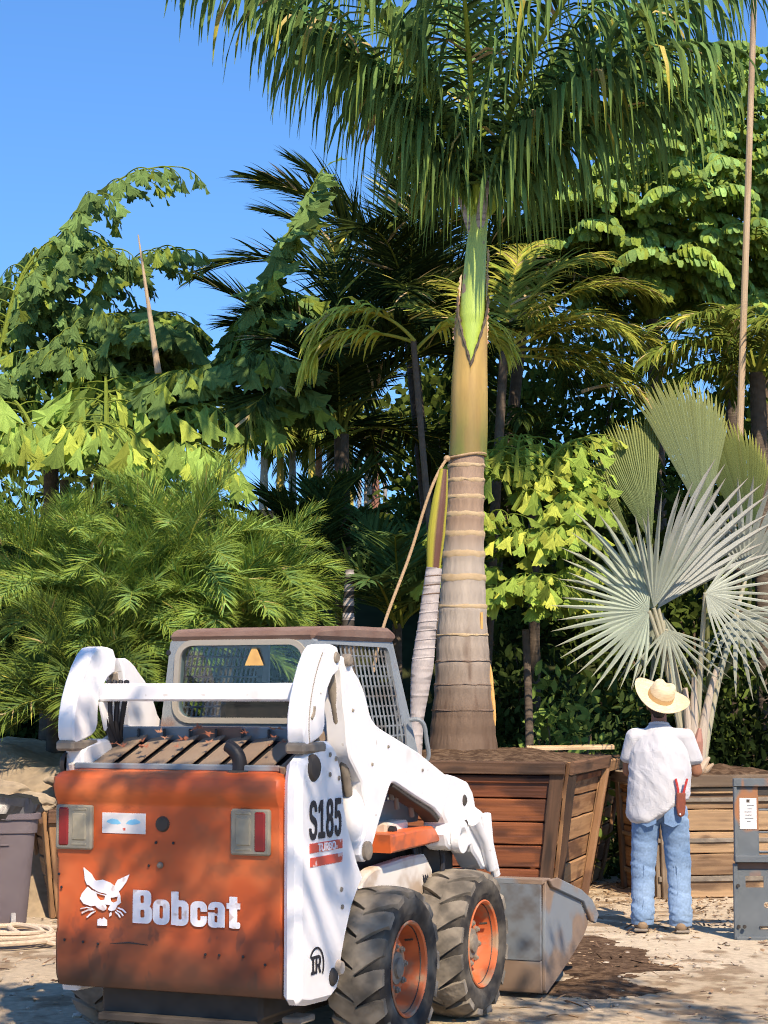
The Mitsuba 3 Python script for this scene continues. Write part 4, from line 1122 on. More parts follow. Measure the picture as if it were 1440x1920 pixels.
def hand(wr, dirn, side):
    """palm, four curled fingers and a thumb closed round a stalk"""
    d = np.array(dirn, float)
    d /= np.linalg.norm(d)
    u = np.array([0, 0, 1.0])
    s = np.cross(d, u)
    s /= np.linalg.norm(s)
    u = np.cross(s, d)
    w = np.array(wr, float)
    out = bone((w, 0.027), (w + d * 0.04, (0.030, 0.030, 0.034)), (w + d * 0.085, (0.022, 0.022, 0.040)))
    for k in range(4):
        b0 = w + d * 0.088 + u * (0.032 - 0.021 * k)
        ln = (0.030, 0.034, 0.032, 0.026)[k]
        p1 = b0 + d * ln + s * side * 0.006
        p2 = p1 + d * ln * 0.3 - s * side * ln * 0.9
        p3 = p2 - d * ln * 0.5 - s * side * ln * 0.4
        out += bone((b0, 0.0095), (p1, 0.009), (p2, 0.0085), (p3, 0.0075))
    t0 = w + d * 0.035 + u * 0.026
    t1 = t0 + d * 0.035 + u * 0.022 - s * side * 0.018
    t2 = t1 + d * 0.024 - s * side * 0.020
    out += bone((t0, 0.014), (t1, 0.011), (t2, 0.009))
    return out


P_ = []
P_ += bone(((0, 0.01, 0.90), (0.15, 0.105, 0.11)), ((0, 0.0, 1.08), (0.14, 0.10, 0.10)), ((0, 0.02, 1.27), (0.165, 0.105, 0.12)), ((0, 0.03, 1.385), (0.12, 0.085, 0.06)), ((0.0, 0.06, 1.47), 0.058), ((0.0, 0.07, 1.53), 0.055))
P_ += bone((hipL, 0.088), (kneL, 0.058), (ankL, 0.04)) + bone((hipR, 0.088), (kneR, 0.058), (ankR, 0.04))
P_ += bone((shL, 0.062), ((-0.205, 0.06, 1.255), 0.050), (elL, 0.041), ((-0.21, 0.2, 1.14), 0.040), (wrL, 0.026)) + bone((shR, 0.062), ((0.225, 0.05, 1.255), 0.050), (elR, 0.043), ((0.25, 0.19, 1.15), 0.042), (wrR, 0.026))
P_ += bone(((0, 0.03, 1.385), (0.10, 0.07, 0.05)), (shL, 0.058)) + bone(((0, 0.03, 1.385), (0.10, 0.07, 0.05)), (shR, 0.058))
H = np.array(head)
P_ += [ell(H + [0, -0.012, 0.025], (0.077, 0.093, 0.10))] + bone((H + [0, 0.02, -0.01], (0.068, 0.075, 0.08)), (H + [0, 0.05, -0.085], (0.042, 0.04, 0.03)))
P_ += bone((H + [0, 0.088, 0.025], 0.012), (H + [0, 0.108, -0.012], 0.015)) + [ell(H + [0, 0.084, -0.052], (0.026, 0.014, 0.010))]
for s in (-1, 1):
    P_ += [ell(H + [s * 0.077, 0.0, 0.0], (0.012, 0.022, 0.033)), ell(H + [s * 0.032, 0.083, 0.026], (0.014, 0.010, 0.009))]
P_ += hand(wrL, (0.35, 0.9, 0.12), -1) + hand(wrR, (-0.1, 0.95, 0.15), 1)
mp('body', body_mesh(P_, 0.012, 6), 'm_skin')
hr = [ell(H + [0, -0.022, 0.022], (0.084, 0.098, 0.103))] + bone((H + [0, -0.075, -0.02], (0.05, 0.03, 0.05)), (H + [0, -0.06, -0.065], (0.042, 0.028, 0.03)))
hm = m3.Manifold.batch_boolean(hr, m3.OpType.Add) - m3.Manifold.cube([0.4, 0.4, 0.4]).translate([-0.2, H[1] + 0.02, H[2] - 0.25])
me = hm.refine_to_length(0.02).to_mesh()
mp('hair', trimesh.Trimesh(me.vert_properties[:, :3], me.tri_verts), 'm_hair')


def wrinkle(amp, fx, fz, seed, stretch=1.0):
    def f(t):
        n_ = t.vertex_normals
        v = t.vertices
        k = meshkit.fbm(np.c_[v[:, 0] * fx, v[:, 1] * fx, v[:, 2] * fz], 3, seed)
        r = 1 - np.abs(2 * k - 1) * 2
        t.vertices = v + n_ * (amp * r)[:, None]
    return f


# jeans
J = bone(((0, 0.005, 0.985), (0.158, 0.118, 0.05)), ((0, 0.0, 0.86), (0.168, 0.124, 0.09)))
for hp, kn, an in ((hipL, kneL, ankL), (hipR, kneR, ankR)):
    hp, kn, an = map(np.array, (hp, kn, an))
    J += bone((hp + [0, -0.01, -0.02], (0.098, 0.115, 0.10)), (hp * 0.45 + kn * 0.55, 0.094), (kn, 0.083), (kn * 0.45 + an * 0.55, 0.076), (an + [0, 0, 0.05], (0.072, 0.080, 0.03)), (an + [0, 0.0, 0.0], (0.069, 0.077, 0.02)))


def jean_extra(t):
    v = t.vertices
    low = np.clip((0.34 - v[:, 2]) / 0.25, 0, 1)
    k = meshkit.fbm(np.c_[v[:, 0] * 6, v[:, 1] * 6, v[:, 2] * 24 + v[:, 0] * 9], 3, 2)
    r = 1 - np.abs(2 * k - 1) * 2
    knee = np.exp(-((v[:, 2] - 0.47) / 0.09) ** 2) * 0.5
    seat = np.exp(-((v[:, 2] - 0.77) / 0.06) ** 2) * 0.6
    t.vertices = v + t.vertex_normals * ((0.004 + 0.016 * low + 0.012 * knee + 0.012 * seat) * r)[:, None]


mp('jeans', body_mesh(J, 0.014, 8, jean_extra), 'm_jeans')
for sg in (-1, 1):
    pk = Polygon([(-0.062, 0.07), (0.062, 0.07), (0.058, -0.05), (0.0, -0.075), (-0.058, -0.05)])
    m_ = trimesh.creation.extrude_polygon(pk, 0.006, engine='earcut')
    m_ = m_.subdivide().subdivide()
    m_.vertices = np.c_[m_.vertices[:, 0], -m_.vertices[:, 2] + 0.35 * m_.vertices[:, 0] ** 2 / 0.12 * 1.4, m_.vertices[:, 1]]
    mp('pocket', rot_to(rz(math.radians(16 * sg)), (0.088 * sg, -0.136, 0.815), m_), 'm_jeans', False)
for (hx, sg) in ((ankL, -1), (ankR, 1)):
    cf = np.array(hx)
    mp('cuff', rot_to(np.eye(3), cf + [0, 0, -0.045], lathe([(0.067, 0.0), (0.079, 0.002), (0.083, 0.06), (0.076, 0.066), (0.067, 0.06)], 28)), 'm_jeans')
    sm = bone((cf + [0.0, -0.045, -0.045], (0.042, 0.045, 0.042)), (cf + [0.012 * sg, 0.06, -0.05], (0.048, 0.06, 0.038)), (cf + [0.03 * sg, 0.17, -0.058], (0.045, 0.055, 0.028)))
    sm = m3.Manifold.batch_boolean(sm, m3.OpType.Add)
    mp('shoe', body_mesh([sm], 0.02, 4), 'm_shoe')
    mp('sole', rot_to(np.eye(3), cf + [0.012 * sg, 0.06, -0.081], rbox((0.10, 0.30, 0.022), 0.01)), 'm_hub', False)
# shirt: loose, hem hanging lower on the left
Sh = bone(((-0.015, 0.0, 0.90), (0.226, 0.172, 0.05)), ((0, 0.0, 1.06), (0.220, 0.160, 0.10)), ((0, 0.015, 1.25), (0.214, 0.152, 0.12)), ((0, 0.03, 1.36), (0.170, 0.118, 0.075)), ((0, 0.05, 1.455), (0.072, 0.070, 0.022)))
Sh += bone(((0, 0.03, 1.37), (0.10, 0.09, 0.06)), (np.array(shL) + [-0.0, 0, -0.005], (0.066, 0.078, 0.066)), ((-0.208, 0.062, 1.225), (0.068, 0.078, 0.04)))
Sh += bone(((0, 0.03, 1.37), (0.10, 0.09, 0.06)), (np.array(shR) + [0.0, 0, -0.005], (0.066, 0.078, 0.066)), ((0.238, 0.055, 1.215), (0.070, 0.080, 0.04)))


def shirt_extra(t):
    v = t.vertices
    body = np.abs(v[:, 0]) < 0.2
    hem = np.clip((1.06 - v[:, 2]) / 0.16, 0, 1)
    def rid(q, sd, o=2):
        k = meshkit.fbm(q, o, sd)
        return 1 - np.abs(2 * k - 1) * 2
    drag = v[:, 2] + 0.55 * v[:, 0]                  # folds hang from the shoulders and swing to the left hip
    up = rid(np.c_[v[:, 0] * 11 + v[:, 2] * 3.5, v[:, 1] * 4, v[:, 2] * 1.6], 9)
    mid = rid(np.c_[v[:, 0] * 4, v[:, 1] * 4, drag * 13], 6)
    low_ = rid(np.c_[v[:, 0] * 5, v[:, 1] * 5, (v[:, 2] - 0.5 * v[:, 0]) * 19], 12)
    wm = np.exp(-((v[:, 2] - 1.10) / 0.09) ** 2)
    t.vertices = v + t.vertex_normals * (0.0055 * up * (1 - hem) + 0.007 * mid * wm + 0.0085 * low_ * hem)[:, None]
    z = t.vertices[:, 2]
    low = np.clip((1.0 - z) / 0.12, 0, 1)
    t.vertices[:, 2] = z + low * (0.10 * np.clip(t.vertices[:, 0] / 0.18, -0.5, 1.0) - 0.055)


sh = m3.Manifold.batch_boolean(Sh, m3.OpType.Add)
mp('shirt', body_mesh([sh], 0.013, 10, shirt_extra), 'm_shirt', label='loose white T-shirt untucked at the back')
mp('collar', rot_to(rx(math.radians(-14)), (0, 0.052, 1.462), lathe([(0.066, -0.012), (0.074, -0.010), (0.075, 0.008), (0.066, 0.010)], 28)), 'm_shirt')
# hat, tipped back and down to the right
nb = 72
ba = np.linspace(0, 2 * PI, nb, endpoint=False)
Vh, ringc = [], 0
pr = [(0.088, 0.000, 0), (0.13, -0.012, 1), (0.175, -0.018, 1), (0.205, -0.010, 1), (0.212, -0.002, 1), (0.206, -0.002, 1), (0.175, -0.010, 1), (0.13, -0.004, 1), (0.093, 0.010, 0), (0.092, 0.045, 0), (0.088, 0.085, 0), (0.078, 0.115, 0), (0.055, 0.130, 2), (0.025, 0.122, 2), (0.0, 0.115, 2)]
for r, z, kd in pr:
    x, y = r * np.cos(ba), r * np.sin(ba) * (1.14 if kd != 1 else 1.06)
    zz = np.full(nb, z)
    if kd == 1:
        zz = zz + 0.055 * (r / 0.21) ** 3 * np.cos(ba) ** 2 - 0.02 * np.sin(ba) * (r / 0.21)
    if kd == 2 or z > 0.1:
        zz = zz - 0.030 * np.exp(-(x / 0.030) ** 2) * (0.6 + 0.4 * np.sin(ba))
    Vh.append(np.c_[x, y, zz])
i = np.arange(nb)
j = (i + 1) % nb
Fs = []
for k in range(len(pr) - 1):
    Fs += [np.stack([k * nb + i, k * nb + j, (k + 1) * nb + j], 1), np.stack([k * nb + i, (k + 1) * nb + j, (k + 1) * nb + i], 1)]
HR = ry(math.radians(24)) @ rx(math.radians(30))
HO = H + [0.01, -0.03, 0.055]
hat = mp('straw_hat', rot_to(HR, HO, trimesh.Trimesh(np.vstack(Vh), np.concatenate(Fs), process=False)), 'm_straw', label='wide-brimmed pale straw hat with a tan band')
band = lathe([(0.0955, 0.008), (0.0965, 0.012), (0.095, 0.046), (0.0935, 0.048)], 48)
band.vertices = band.vertices * [1, 1.14, 1]
mp('hat_band', rot_to(HR, HO, band), 'm_straw_band')
# shears in a leather sheath at the right hip
hs = thing('pruning_shears', 'red-handled pruning shears in a leather sheath on the right hip of the man', 'pruning shears')
HS = np.array([0.145, -0.163, 0.0])


def hsp(name, mesh, bsdf):
    put(name, rot_to(MR, MO, rot_to(np.eye(3), HS, mesh)), bsdf, hs)


hsp('sheath', prism([(-0.028, 0.985), (0.036, 0.985), (0.034, 0.88), (0.026, 0.83), (0.0, 0.812), (-0.022, 0.825), (-0.032, 0.88)], -0.018, 0.022, 0.008), 'm_leather')
hsp('handle', tube(smooth_path([(-0.016, 0, 0.97), (-0.020, -0.004, 1.02), (-0.034, -0.004, 1.085)], 10), 0.009, 8), 'm_red_handle')
hsp('handle', tube(smooth_path([(0.018, 0, 0.97), (0.030, -0.004, 1.02), (0.048, -0.004, 1.085)], 10), 0.009, 8), 'm_red_handle')
hsp('rivet', rot_to(np.eye(3), (-0.005, -0.019, 0.835), lathe([(0, 0.004), (0.006, 0.003), (0.007, 0)], 10, 'y').apply_scale([1, -1, 1])), 'm_sticker')


# ------------------------------------------------------------------ foliage generators
LEAF_GAIN = 2.35


class Acc:
    def __init__(self):
        self.V, self.F, self.C, self.n = [], [], [], 0

    def add(self, V, F, C):
        V = np.asarray(V, float).reshape(-1, 3)
        self.V.append(V)
        self.F.append(np.asarray(F) + self.n)
        self.C.append(np.broadcast_to(np.asarray(C, float), V.shape))
        self.n += len(V)

    def mesh(self, gain=None):
        return trimesh.Trimesh(np.vstack(self.V), np.vstack(self.F), process=False), np.clip(np.vstack(self.C) * (LEAF_GAIN if gain is None else gain), 0, 0.7)


def nrm(v):
    return v / (np.linalg.norm(v, axis=-1, keepdims=True) + 1e-9)


def strips(P0, D, L, W, hang, Nv, col, tip, K=4, fold=0.0, prof=None, acc=None):
    """M blades: start P0 (M,3), direction D, length L, half width W, gravity bend 'hang', face vector Nv; colours col -> tip along the blade."""
    M = len(P0)
    hang = np.broadcast_to(np.asarray(hang, float), (M,))
    prof = np.array([0.55, 1.0, 0.85, 0.5, 0.04]) if prof is None else np.asarray(prof)
    K = len(prof) - 1
    pts = [P0]
    d = nrm(D)
    for k in range(K):
        pts.append(pts[-1] + d * (L / K)[:, None])
        d = nrm(d + np.array([0, 0, -1.0]) * (hang * (0.6 + 0.5 * k) / K)[:, None])
    pts = np.stack(pts, 1)                                     # M,K+1,3
    t = nrm(np.gradient(pts, axis=1))
    side = nrm(np.cross(t, Nv[:, None, :]))
    w = W[:, None, None] * prof[None, :, None]
    A, B = pts - side * w, pts + side * w
    if fold:
        up = nrm(np.cross(side, t)) * (w * fold)
        V = np.stack([A + up, pts, B + up], 2).reshape(M, -1, 3)
        c = 3
    else:
        V = np.stack([A, B], 2).reshape(M, -1, 3)
        c = 2
    F = []
    for k in range(K):
        for q in range(c - 1):
            a = k * c + q
            F += [(a, a + 1, a + c + 1), (a, a + c + 1, a + c)]
    F = (np.arange(M)[:, None, None] * (K + 1) * c + np.array(F)).reshape(-1, 3)
    f = np.linspace(0, 1, K + 1)[None, :, None, None] ** 2.5
    C = np.broadcast_to(np.asarray(col, float).reshape(-1, 1, 1, 3) * (1 - f) + np.asarray(tip, float).reshape(-1, 1, 1, 3) * f, (M, K + 1, c, 3)).reshape(M, -1, 3)
    if acc is not None:
        acc.add(V, F, C.reshape(-1, 3))
    return V, F, C


def rachis(base, az, el, L, droop, n=26, power=1.4, sway=0.0):
    s = np.linspace(0, 1, n)
    e = math.radians(el) - math.radians(droop) * s ** power
    a = math.radians(az) + sway * s
    d = np.stack([np.cos(a) * np.cos(e), np.sin(a) * np.cos(e), np.sin(e)], 1)
    p = np.asarray(base) + np.vstack([[0, 0, 0], np.cumsum(d[:-1] * (L / (n - 1)), 0)])
    return p, d


def frames(p, d):
    up = np.array([0, 0, 1.0])
    s = np.cross(d, up)
    bad = np.linalg.norm(s, axis=1) < 0.25
    h = d * [1, 1, 0]
    h = nrm(h.mean(0))
    s[bad] = np.cross(h, up)
    s = nrm(s)
    return s, nrm(np.cross(s, d))


def feather(base, az, el, L, droop, n=55, ll=0.5, lw=0.016, start=0.18, ang=(62, 22), lift=(0.15, 0.35), hang=0.9, col=(0.06, 0.1, 0.02), var=0.25, tip=None, stem=(0.12, 0.13, 0.04), r=0.018,
            plum=0.0, sway=0.0, helio=0.7, lvar=0.15, power=1.4, fold=0.35, prof=None, dead=0.0, rng=RNG):
    """A feather frond: stalk with leaflets in two ranks; plum spreads the ranks into several planes."""
    acc = Acc()
    p, d = rachis(base, az, el, L, droop, sway=sway, power=power)
    tb = tube(p, np.linspace(r, r * 0.22, len(p)), 5)
    acc.add(tb.vertices, tb.faces, stem)
    si, no = frames(p, d)
    f = np.linspace(start, 0.995, n)
    f = np.clip(f + rng.normal(0, 0.004, n), 0, 1)
    for sg in (-1, 1):
        x = f * (len(p) - 1)
        i = np.clip(x.astype(int), 0, len(p) - 2)
        w = (x - i)[:, None]
        P0 = p[i] * (1 - w) + p[i + 1] * w
        t, s_, n_ = d[i], si[i], no[i]
        u = (f - start) / (1 - start)
        a = np.radians(ang[0] + (ang[1] - ang[0]) * u + rng.normal(0, 5, n))[:, None]
        li = rng.normal(lift[0], lift[1] * 0.4, n) + plum * rng.uniform(-1, 1, n)
        li = li[:, None]
        D = np.cos(a) * t + np.sin(a) * (s_ * sg * np.cos(li) + n_ * np.sin(li))
        Ln = ll * (0.45 + 0.55 * np.sin(np.clip(u * 0.92 + 0.12, 0, 1) * PI) ** 0.7) * rng.uniform(1.0 - lvar, 1.1, n)
        Nv = nrm(np.cross(D, t) * sg + rng.normal(0, 0.2, (n, 3)) + SUN * helio)
        cc = np.asarray(col) * (1 + rng.normal(0, var, (n, 1))).clip(0.35, 1.9)
        cc = cc * (1 + rng.normal(0, 0.06, (n, 3)))
        if dead:
            m_ = rng.uniform(size=n) < dead
            cc[m_] = np.array([0.30, 0.23, 0.14]) * rng.uniform(0.6, 1.2, (m_.sum(), 1))
        tp = cc if tip is None else np.broadcast_to(np.asarray(tip), cc.shape)
        strips(P0, D, Ln, np.full(n, lw) * rng.uniform(0.8, 1.15, n), hang * rng.uniform(0.6, 1.4, n), Nv, cc, tp, fold=fold, prof=prof, acc=acc)
    return acc.mesh()


WEDGE = np.array([(0, 0), (0.30, -0.10), (0.62, -0.22), (0.95, -0.40), (0.88, -0.27), (0.98, -0.20), (0.90, -0.09), (1.01, -0.01), (0.91, 0.09), (1.0, 0.19), (0.88, 0.25), (0.93, 0.38), (0.60, 0.22), (0.30, 0.10)])


def wedges(P0, D, Nv, L, col, rng=RNG, wide=1.0, curl=0.32):
    """M fishtail leaflets; returns V (M,k,3), F, C."""
    M = len(P0)
    D = nrm(D)
    S = nrm(np.cross(Nv, D))
    Nn = np.cross(D, S)
    w = WEDGE[None] * (1 + rng.normal(0, 0.06, (M, len(WEDGE), 2)))
    w = w * [1, wide] * np.where(rng.uniform(size=(M, 1, 1)) < 0.5, np.array([1, 1.0]), np.array([1, -1.0]))
    w = np.concatenate([w, np.tile([[[0.55, 0.0]]], (M, 1, 1))], 1)
    x, y = w[..., 0:1] * L[:, None, None], w[..., 1:2] * L[:, None, None]
    ridge = np.r_[0, np.where(np.arange(len(WEDGE) - 1) % 2 == 0, 0.035, -0.035), 0.02][None, :, None]
    z = L[:, None, None] * (ridge - curl * w[..., 0:1] ** 2 + 0.35 * np.abs(w[..., 1:2]) * rng.uniform(-0.6, 1.0, (M, 1, 1)))
    V = P0[:, None] + x * D[:, None] + y * S[:, None] + z * Nn[:, None]
    k = len(WEDGE)
    F = np.array([(k, i, (i + 1) % k) for i in range(k)])
    C = np.repeat(col[:, None], k + 1, 1) * (1 + 0.25 * (rng.uniform(size=(M, k + 1, 1)) - 0.5))
    return V, F, C


def fishtail(base, az, el, L, droop, npin=9, nl=9, ls=0.16, pin=0.75, col=(0.07, 0.11, 0.02), stem=(0.10, 0.13, 0.03), var=0.25, hang=0.5, start=0.22, yellow=0.15, rng=RNG, split=False, wide=1.0, sway=0.0, flat=1.0, power=1.4):
    """A twice-branched fishtail frond. Returns (stalk mesh + colours, list of leaflet groups (V, F, C))."""
    acc = Acc()
    p, d = rachis(base, az, el, L, droop, sway=sway, power=power)
    tb = tube(p, np.linspace(0.026, 0.006, len(p)), 5)
    acc.add(tb.vertices, tb.faces, stem)
    si, no = frames(p, d)
    out = []
    for f in np.linspace(start, 1.0, npin):
        i = min(int(f * (len(p) - 1)), len(p) - 1)
        for sg in ((-1, 1) if f < 0.99 else (0,)):
            u = (f - start) / (1 - start)
            a = math.radians(68 - 38 * u + rng.normal(0, 6))
            D = d[i] * math.cos(a) + (si[i] * sg * flat + no[i] * rng.normal(0.10, 0.16)) * math.sin(a)
            Lp = pin * (0.45 + 0.55 * math.sin(min(1, u * 0.85 + 0.18) * PI)) * rng.uniform(0.85, 1.1)
            n = max(3, int(nl * Lp / pin))
            q = [p[i]]
            dd = D / np.linalg.norm(D)
            dirs = []
            for k in range(n):
                dirs.append(dd)
                q.append(q[-1] + dd * Lp / n)
                dd = dd + np.array([0, 0, -1.0]) * hang / n
                dd = dd / np.linalg.norm(dd)
            q = np.array(q)
            dirs = np.array(dirs)
            tb = tube(q, np.linspace(0.009, 0.003, len(q)), 4)
            acc.add(tb.vertices, tb.faces, stem)
            side = nrm(np.cross(dirs, no[i] + 1e-3))
            P0, DD, NN = [], [], []
            for k in range(1, n):
                s2 = 1 if k % 2 else -1
                g = 0.75 + rng.normal(0, 0.12)
                P0.append(q[k])
                DD.append(dirs[k] * math.cos(g) + side[k] * s2 * math.sin(g) + [0, 0, -0.65 * hang])
                NN.append(no[i] * 0.45 + SUN * 0.95 + rng.normal(0, 0.5, 3))
            P0.append(q[-1])
            DD.append(dirs[-1])
            NN.append(no[i] * 0.45 + SUN * 0.95 + rng.normal(0, 0.25, 3))
            m_ = len(P0)
            cc = np.asarray(col) * (1 + rng.normal(0, var, (m_, 1))).clip(0.4, 1.8)
            yl = rng.uniform(size=m_) < yellow
            cc[yl] = cc[yl] * [1.5, 1.22, 0.9]
            out.append(wedges(np.array(P0), np.array(DD), nrm(np.array(NN)), ls * rng.uniform(0.5, 1.2, m_) * (1.0 - 0.25 * u), cc, rng, wide))
    return acc, out


def fan(center, normal, upv, R, span=(-130, 130), nseg=34, fused=0.45, col=(0.3, 0.34, 0.28), var=0.08, droop=0.15, cup=0.10, foldd=0.5, tipc=None, rng=RNG, ragged=0.08, width=1.0):
    """A pleated fan leaf: folded segments round the hastula, joined near the middle and free towards the tips."""
    nv = np.asarray(normal, float)
    nv /= np.linalg.norm(nv)
    uv_ = np.asarray(upv, float) - nv * (np.asarray(upv, float) @ nv)
    uv_ /= np.linalg.norm(uv_)
    rv = np.cross(uv_, nv)
    a = np.radians(np.linspace(span[0], span[1], nseg))
    da = (a[1] - a[0]) / 2
    fr = np.array([0.0, 0.25, fused, fused + (1 - fused) * 0.35, fused + (1 - fused) * 0.72, 1.0])
    wd = np.array([1.0, 1.0, 1.0, 0.80, 0.45, 0.03]) * width
    acc = Acc()
    for k in range(nseg):
        Rk = R * (1 - 0.22 * (abs(a[k]) / max(abs(a).max(), 1e-6)) ** 3) * (1 + rng.normal(0, ragged))
        tw = rng.normal(0, 0.03)
        V, C = [], []
        ck = np.asarray(col) * (1 + rng.normal(0, var))
        tc = ck if tipc is None else np.asarray(tipc)
        dr_ = droop * rng.uniform(0.6, 1.4)
        for f, w in zip(fr, wd):
            rr = Rk * f
            th_ = a[k] + tw * max(0, f - fused)
            c = np.asarray(center) + (uv_ * math.cos(th_) + rv * math.sin(th_)) * rr + nv * (cup * rr * f)
            c = c + np.array([0, 0, -1.0]) * dr_ * R * max(0, f - fused * 0.8) ** 2
            hw = math.tan(da) * Rk * min(f, fused * 1.05) * w
            tg = -uv_ * math.sin(th_) + rv * math.cos(th_)
            V += [c - tg * hw - nv * hw * foldd, c + nv * hw * foldd, c + tg * hw - nv * hw * foldd]
            q = max(0, f - 0.6) / 0.4
            C += [ck * (1 - q ** 2) + tc * q ** 2] * 3
        F = []
        for j in range(len(fr) - 1):
            o = j * 3
            F += [(o, o + 1, o + 4), (o, o + 4, o + 3), (o + 1, o + 2, o + 5), (o + 1, o + 5, o + 4)]
        acc.add(V, F, C)
    return acc.mesh(1.0)


def trunk_mesh(pts, rad, n=14, bump=0.06, f=9.0):
    p = smooth_path(pts, 30) if len(pts) > 2 else np.linspace(pts[0], pts[1], 20)
    r = np.interp(np.linspace(0, 1, len(p)), np.linspace(0, 1, len(rad)), rad)
    m = tube(p, r, n)
    m.vertices = m.vertices + m.vertex_normals * ((meshkit.fbm(m.vertices * f, 2) - 0.5) * bump * 2 * np.mean(rad))[:, None]
    return m


def frond(parent, mc, bsdf='m_leaf', label=None):
    return put('frond', mc[0], bsdf, parent, color=mc[1], label=label)


def fish_frond(parent, fr, split=False):
    acc, groups = fr
    if split:
        m, c = acc.mesh()
        k = put('frond', m, 'm_leaf', parent, color=c)
        for V, F, C in groups:
            for v, c in zip(V, C):
                put('leaflet', trimesh.Trimesh(v, F, process=False), 'm_leaf', k, color=np.clip(c * LEAF_GAIN, 0, 0.7))
    else:
        for V, F, C in groups:
            M, kk = V.shape[:2]
            acc.add(V, (np.arange(M)[:, None, None] * kk + F).reshape(-1, 3), C.reshape(-1, 3))
        m, c = acc.mesh()
        k = put('frond', m, 'm_leaf', parent, color=c)


def shrub(name, label, base, size, n, leaf, col, group=None, rng=RNG, long=2.2, catg='shrub', branches=9, solid=0.35):
    """Bush: branching stems and n leaves spread through clumps; leaves are folded blades."""
    t = thing(name, label, catg, group)
    base = np.asarray(base, float)
    size = np.asarray(size, float)
    acc = Acc()
    ends = []
    for b in range(branches):
        u = rng.normal(size=3)
        u[2] = abs(u[2]) * 0.8 + 0.25
        u /= np.linalg.norm(u)
        e = base + u * size * rng.uniform(0.55, 0.95)
        pts = smooth_path([base + rng.normal(0, 0.04, 3) * [1, 1, 0], base * 0.5 + e * 0.5 + rng.normal(0, 0.06, 3) * size, e], 8)
        tb = tube(pts, np.linspace(0.02, 0.006, 8) * max(size) ** 0.5, 5)
        acc.add(tb.vertices, tb.faces, (0.07, 0.05, 0.03))
        ends += [pts[4], pts[6], pts[7]]
    m, c = acc.mesh()
    put('stem', m, 'm_stem', t, color=c)
    ends = np.array(ends)
    idx = rng.integers(0, len(ends), n)
    r = np.clip(rng.normal(0, 1, (n, 3)), -1.5, 1.5) * size * 0.20
    P0 = ends[idx] + r
    P0[:, 2] = np.maximum(P0[:, 2], base[2] + 0.02)
    D = nrm(rng.normal(0, 1, (n, 3)) + nrm(P0 - base) * 0.8)
    Nv = nrm(rng.normal(0, 1, (n, 3)) + [0.0, -0.3, 0.9])
    L = leaf * rng.uniform(0.6, 1.3, n)
    cc = np.asarray(col) * (1 + rng.normal(0, 0.28, (n, 1))).clip(0.35, 1.9)
    acc = Acc()
    strips(P0, D, L, L / long / 2, 0.4, Nv, cc, cc, prof=[0.15, 1.0, 0.8, 0.05], acc=acc)
    m, c = acc.mesh()
    put('leaves', m, 'm_leaf', t, color=c)
    return t


# ------------------------------------------------------------------ the big ringed palm in the box
def g3(*c):
    return np.array(c, float)


ROYAL = [(-100, 74, 3.1, 88, 0.1), (-58, 68, 3.3, 80, -0.1), (-136, 66, 3.4, 76, 0.1), (178, 57, 3.8, 34, 0.0), (156, 66, 3.7, 38, 0.1), (-24, 58, 3.6, 50, 0.0), (4, 56, 3.7, 34, 0.0),
         (40, 66, 3.5, 45, 0.0), (100, 76, 3.4, 50, 0.0), (-80, 82, 3.4, 55, 0.1), (-166, 60, 3.3, 46, 0.0), (14, 72, 3.7, 42, 0.0), (168, 78, 3.6, 40, 0.0), (-2, 50, 2.3, 50, 0.0), (-34, 56, 2.6, 70, 0.0), (190, 62, 2.4, 40, 0.0)]

ypx = [1412, 1390, 1300, 1240, 1180, 1120, 1050, 950, 855]
cxp = [868, 868, 868.5, 868, 867, 868, 869, 871.5, 875]
wpx = [128, 126, 108, 101, 93, 86, 78, 71, 66]
PD = 16.05
rp_ = np.array([at(x, y, PD) for x, y in zip(cxp, ypx)])
PXM = PD / F_PX * 1.0
zz = rp_[:, 2]
order = np.argsort(zz)


def palm_c(z):
    return np.array([np.interp(z, zz[order], rp_[order, 0]), PD, z])


def palm_r(z):
    return float(np.interp(z, zz[order], (np.array(wpx) / 2 * PXM)[order]))


royal = thing('royal_palm', 'tall palm with fat ringed trunk and bright green crown shaft in the big plank box', 'palm tree')
nz, nth = 130, 48
zs = np.linspace(1.10, at(870, 850, PD)[2], nz)
ang = np.linspace(0, 2 * PI, nth, endpoint=False)
scar_z = [at(870, y, PD)[2] for y in (874, 902, 933, 966, 1002, 1040, 1084, 1138, 1191, 1240, 1284, 1332)]
V = []
for z in zs:
    c, r = palm_c(z), palm_r(z)
    r = r * (1 + 0.010 * math.sin(z * 40)) + 0.012 * math.exp(-((z - 1.15) / 0.08) ** 2) * 3
    for s_ in scar_z:
        r += 0.004 * math.exp(-((z - s_ + 0.025) / 0.02) ** 2)
    V.append(np.c_[c[0] + r * np.cos(ang), c[1] + r * np.sin(ang), np.full(nth, z)])
i = np.arange(nth)
j = (i + 1) % nth
Fs = []
for k in range(nz - 1):
    Fs += [np.stack([k * nth + i, k * nth + j, (k + 1) * nth + j], 1), np.stack([k * nth + i, (k + 1) * nth + j, (k + 1) * nth + i], 1)]
put('trunk', trimesh.Trimesh(np.vstack(V), np.concatenate(Fs), process=False), 'm_trunk', royal, True)
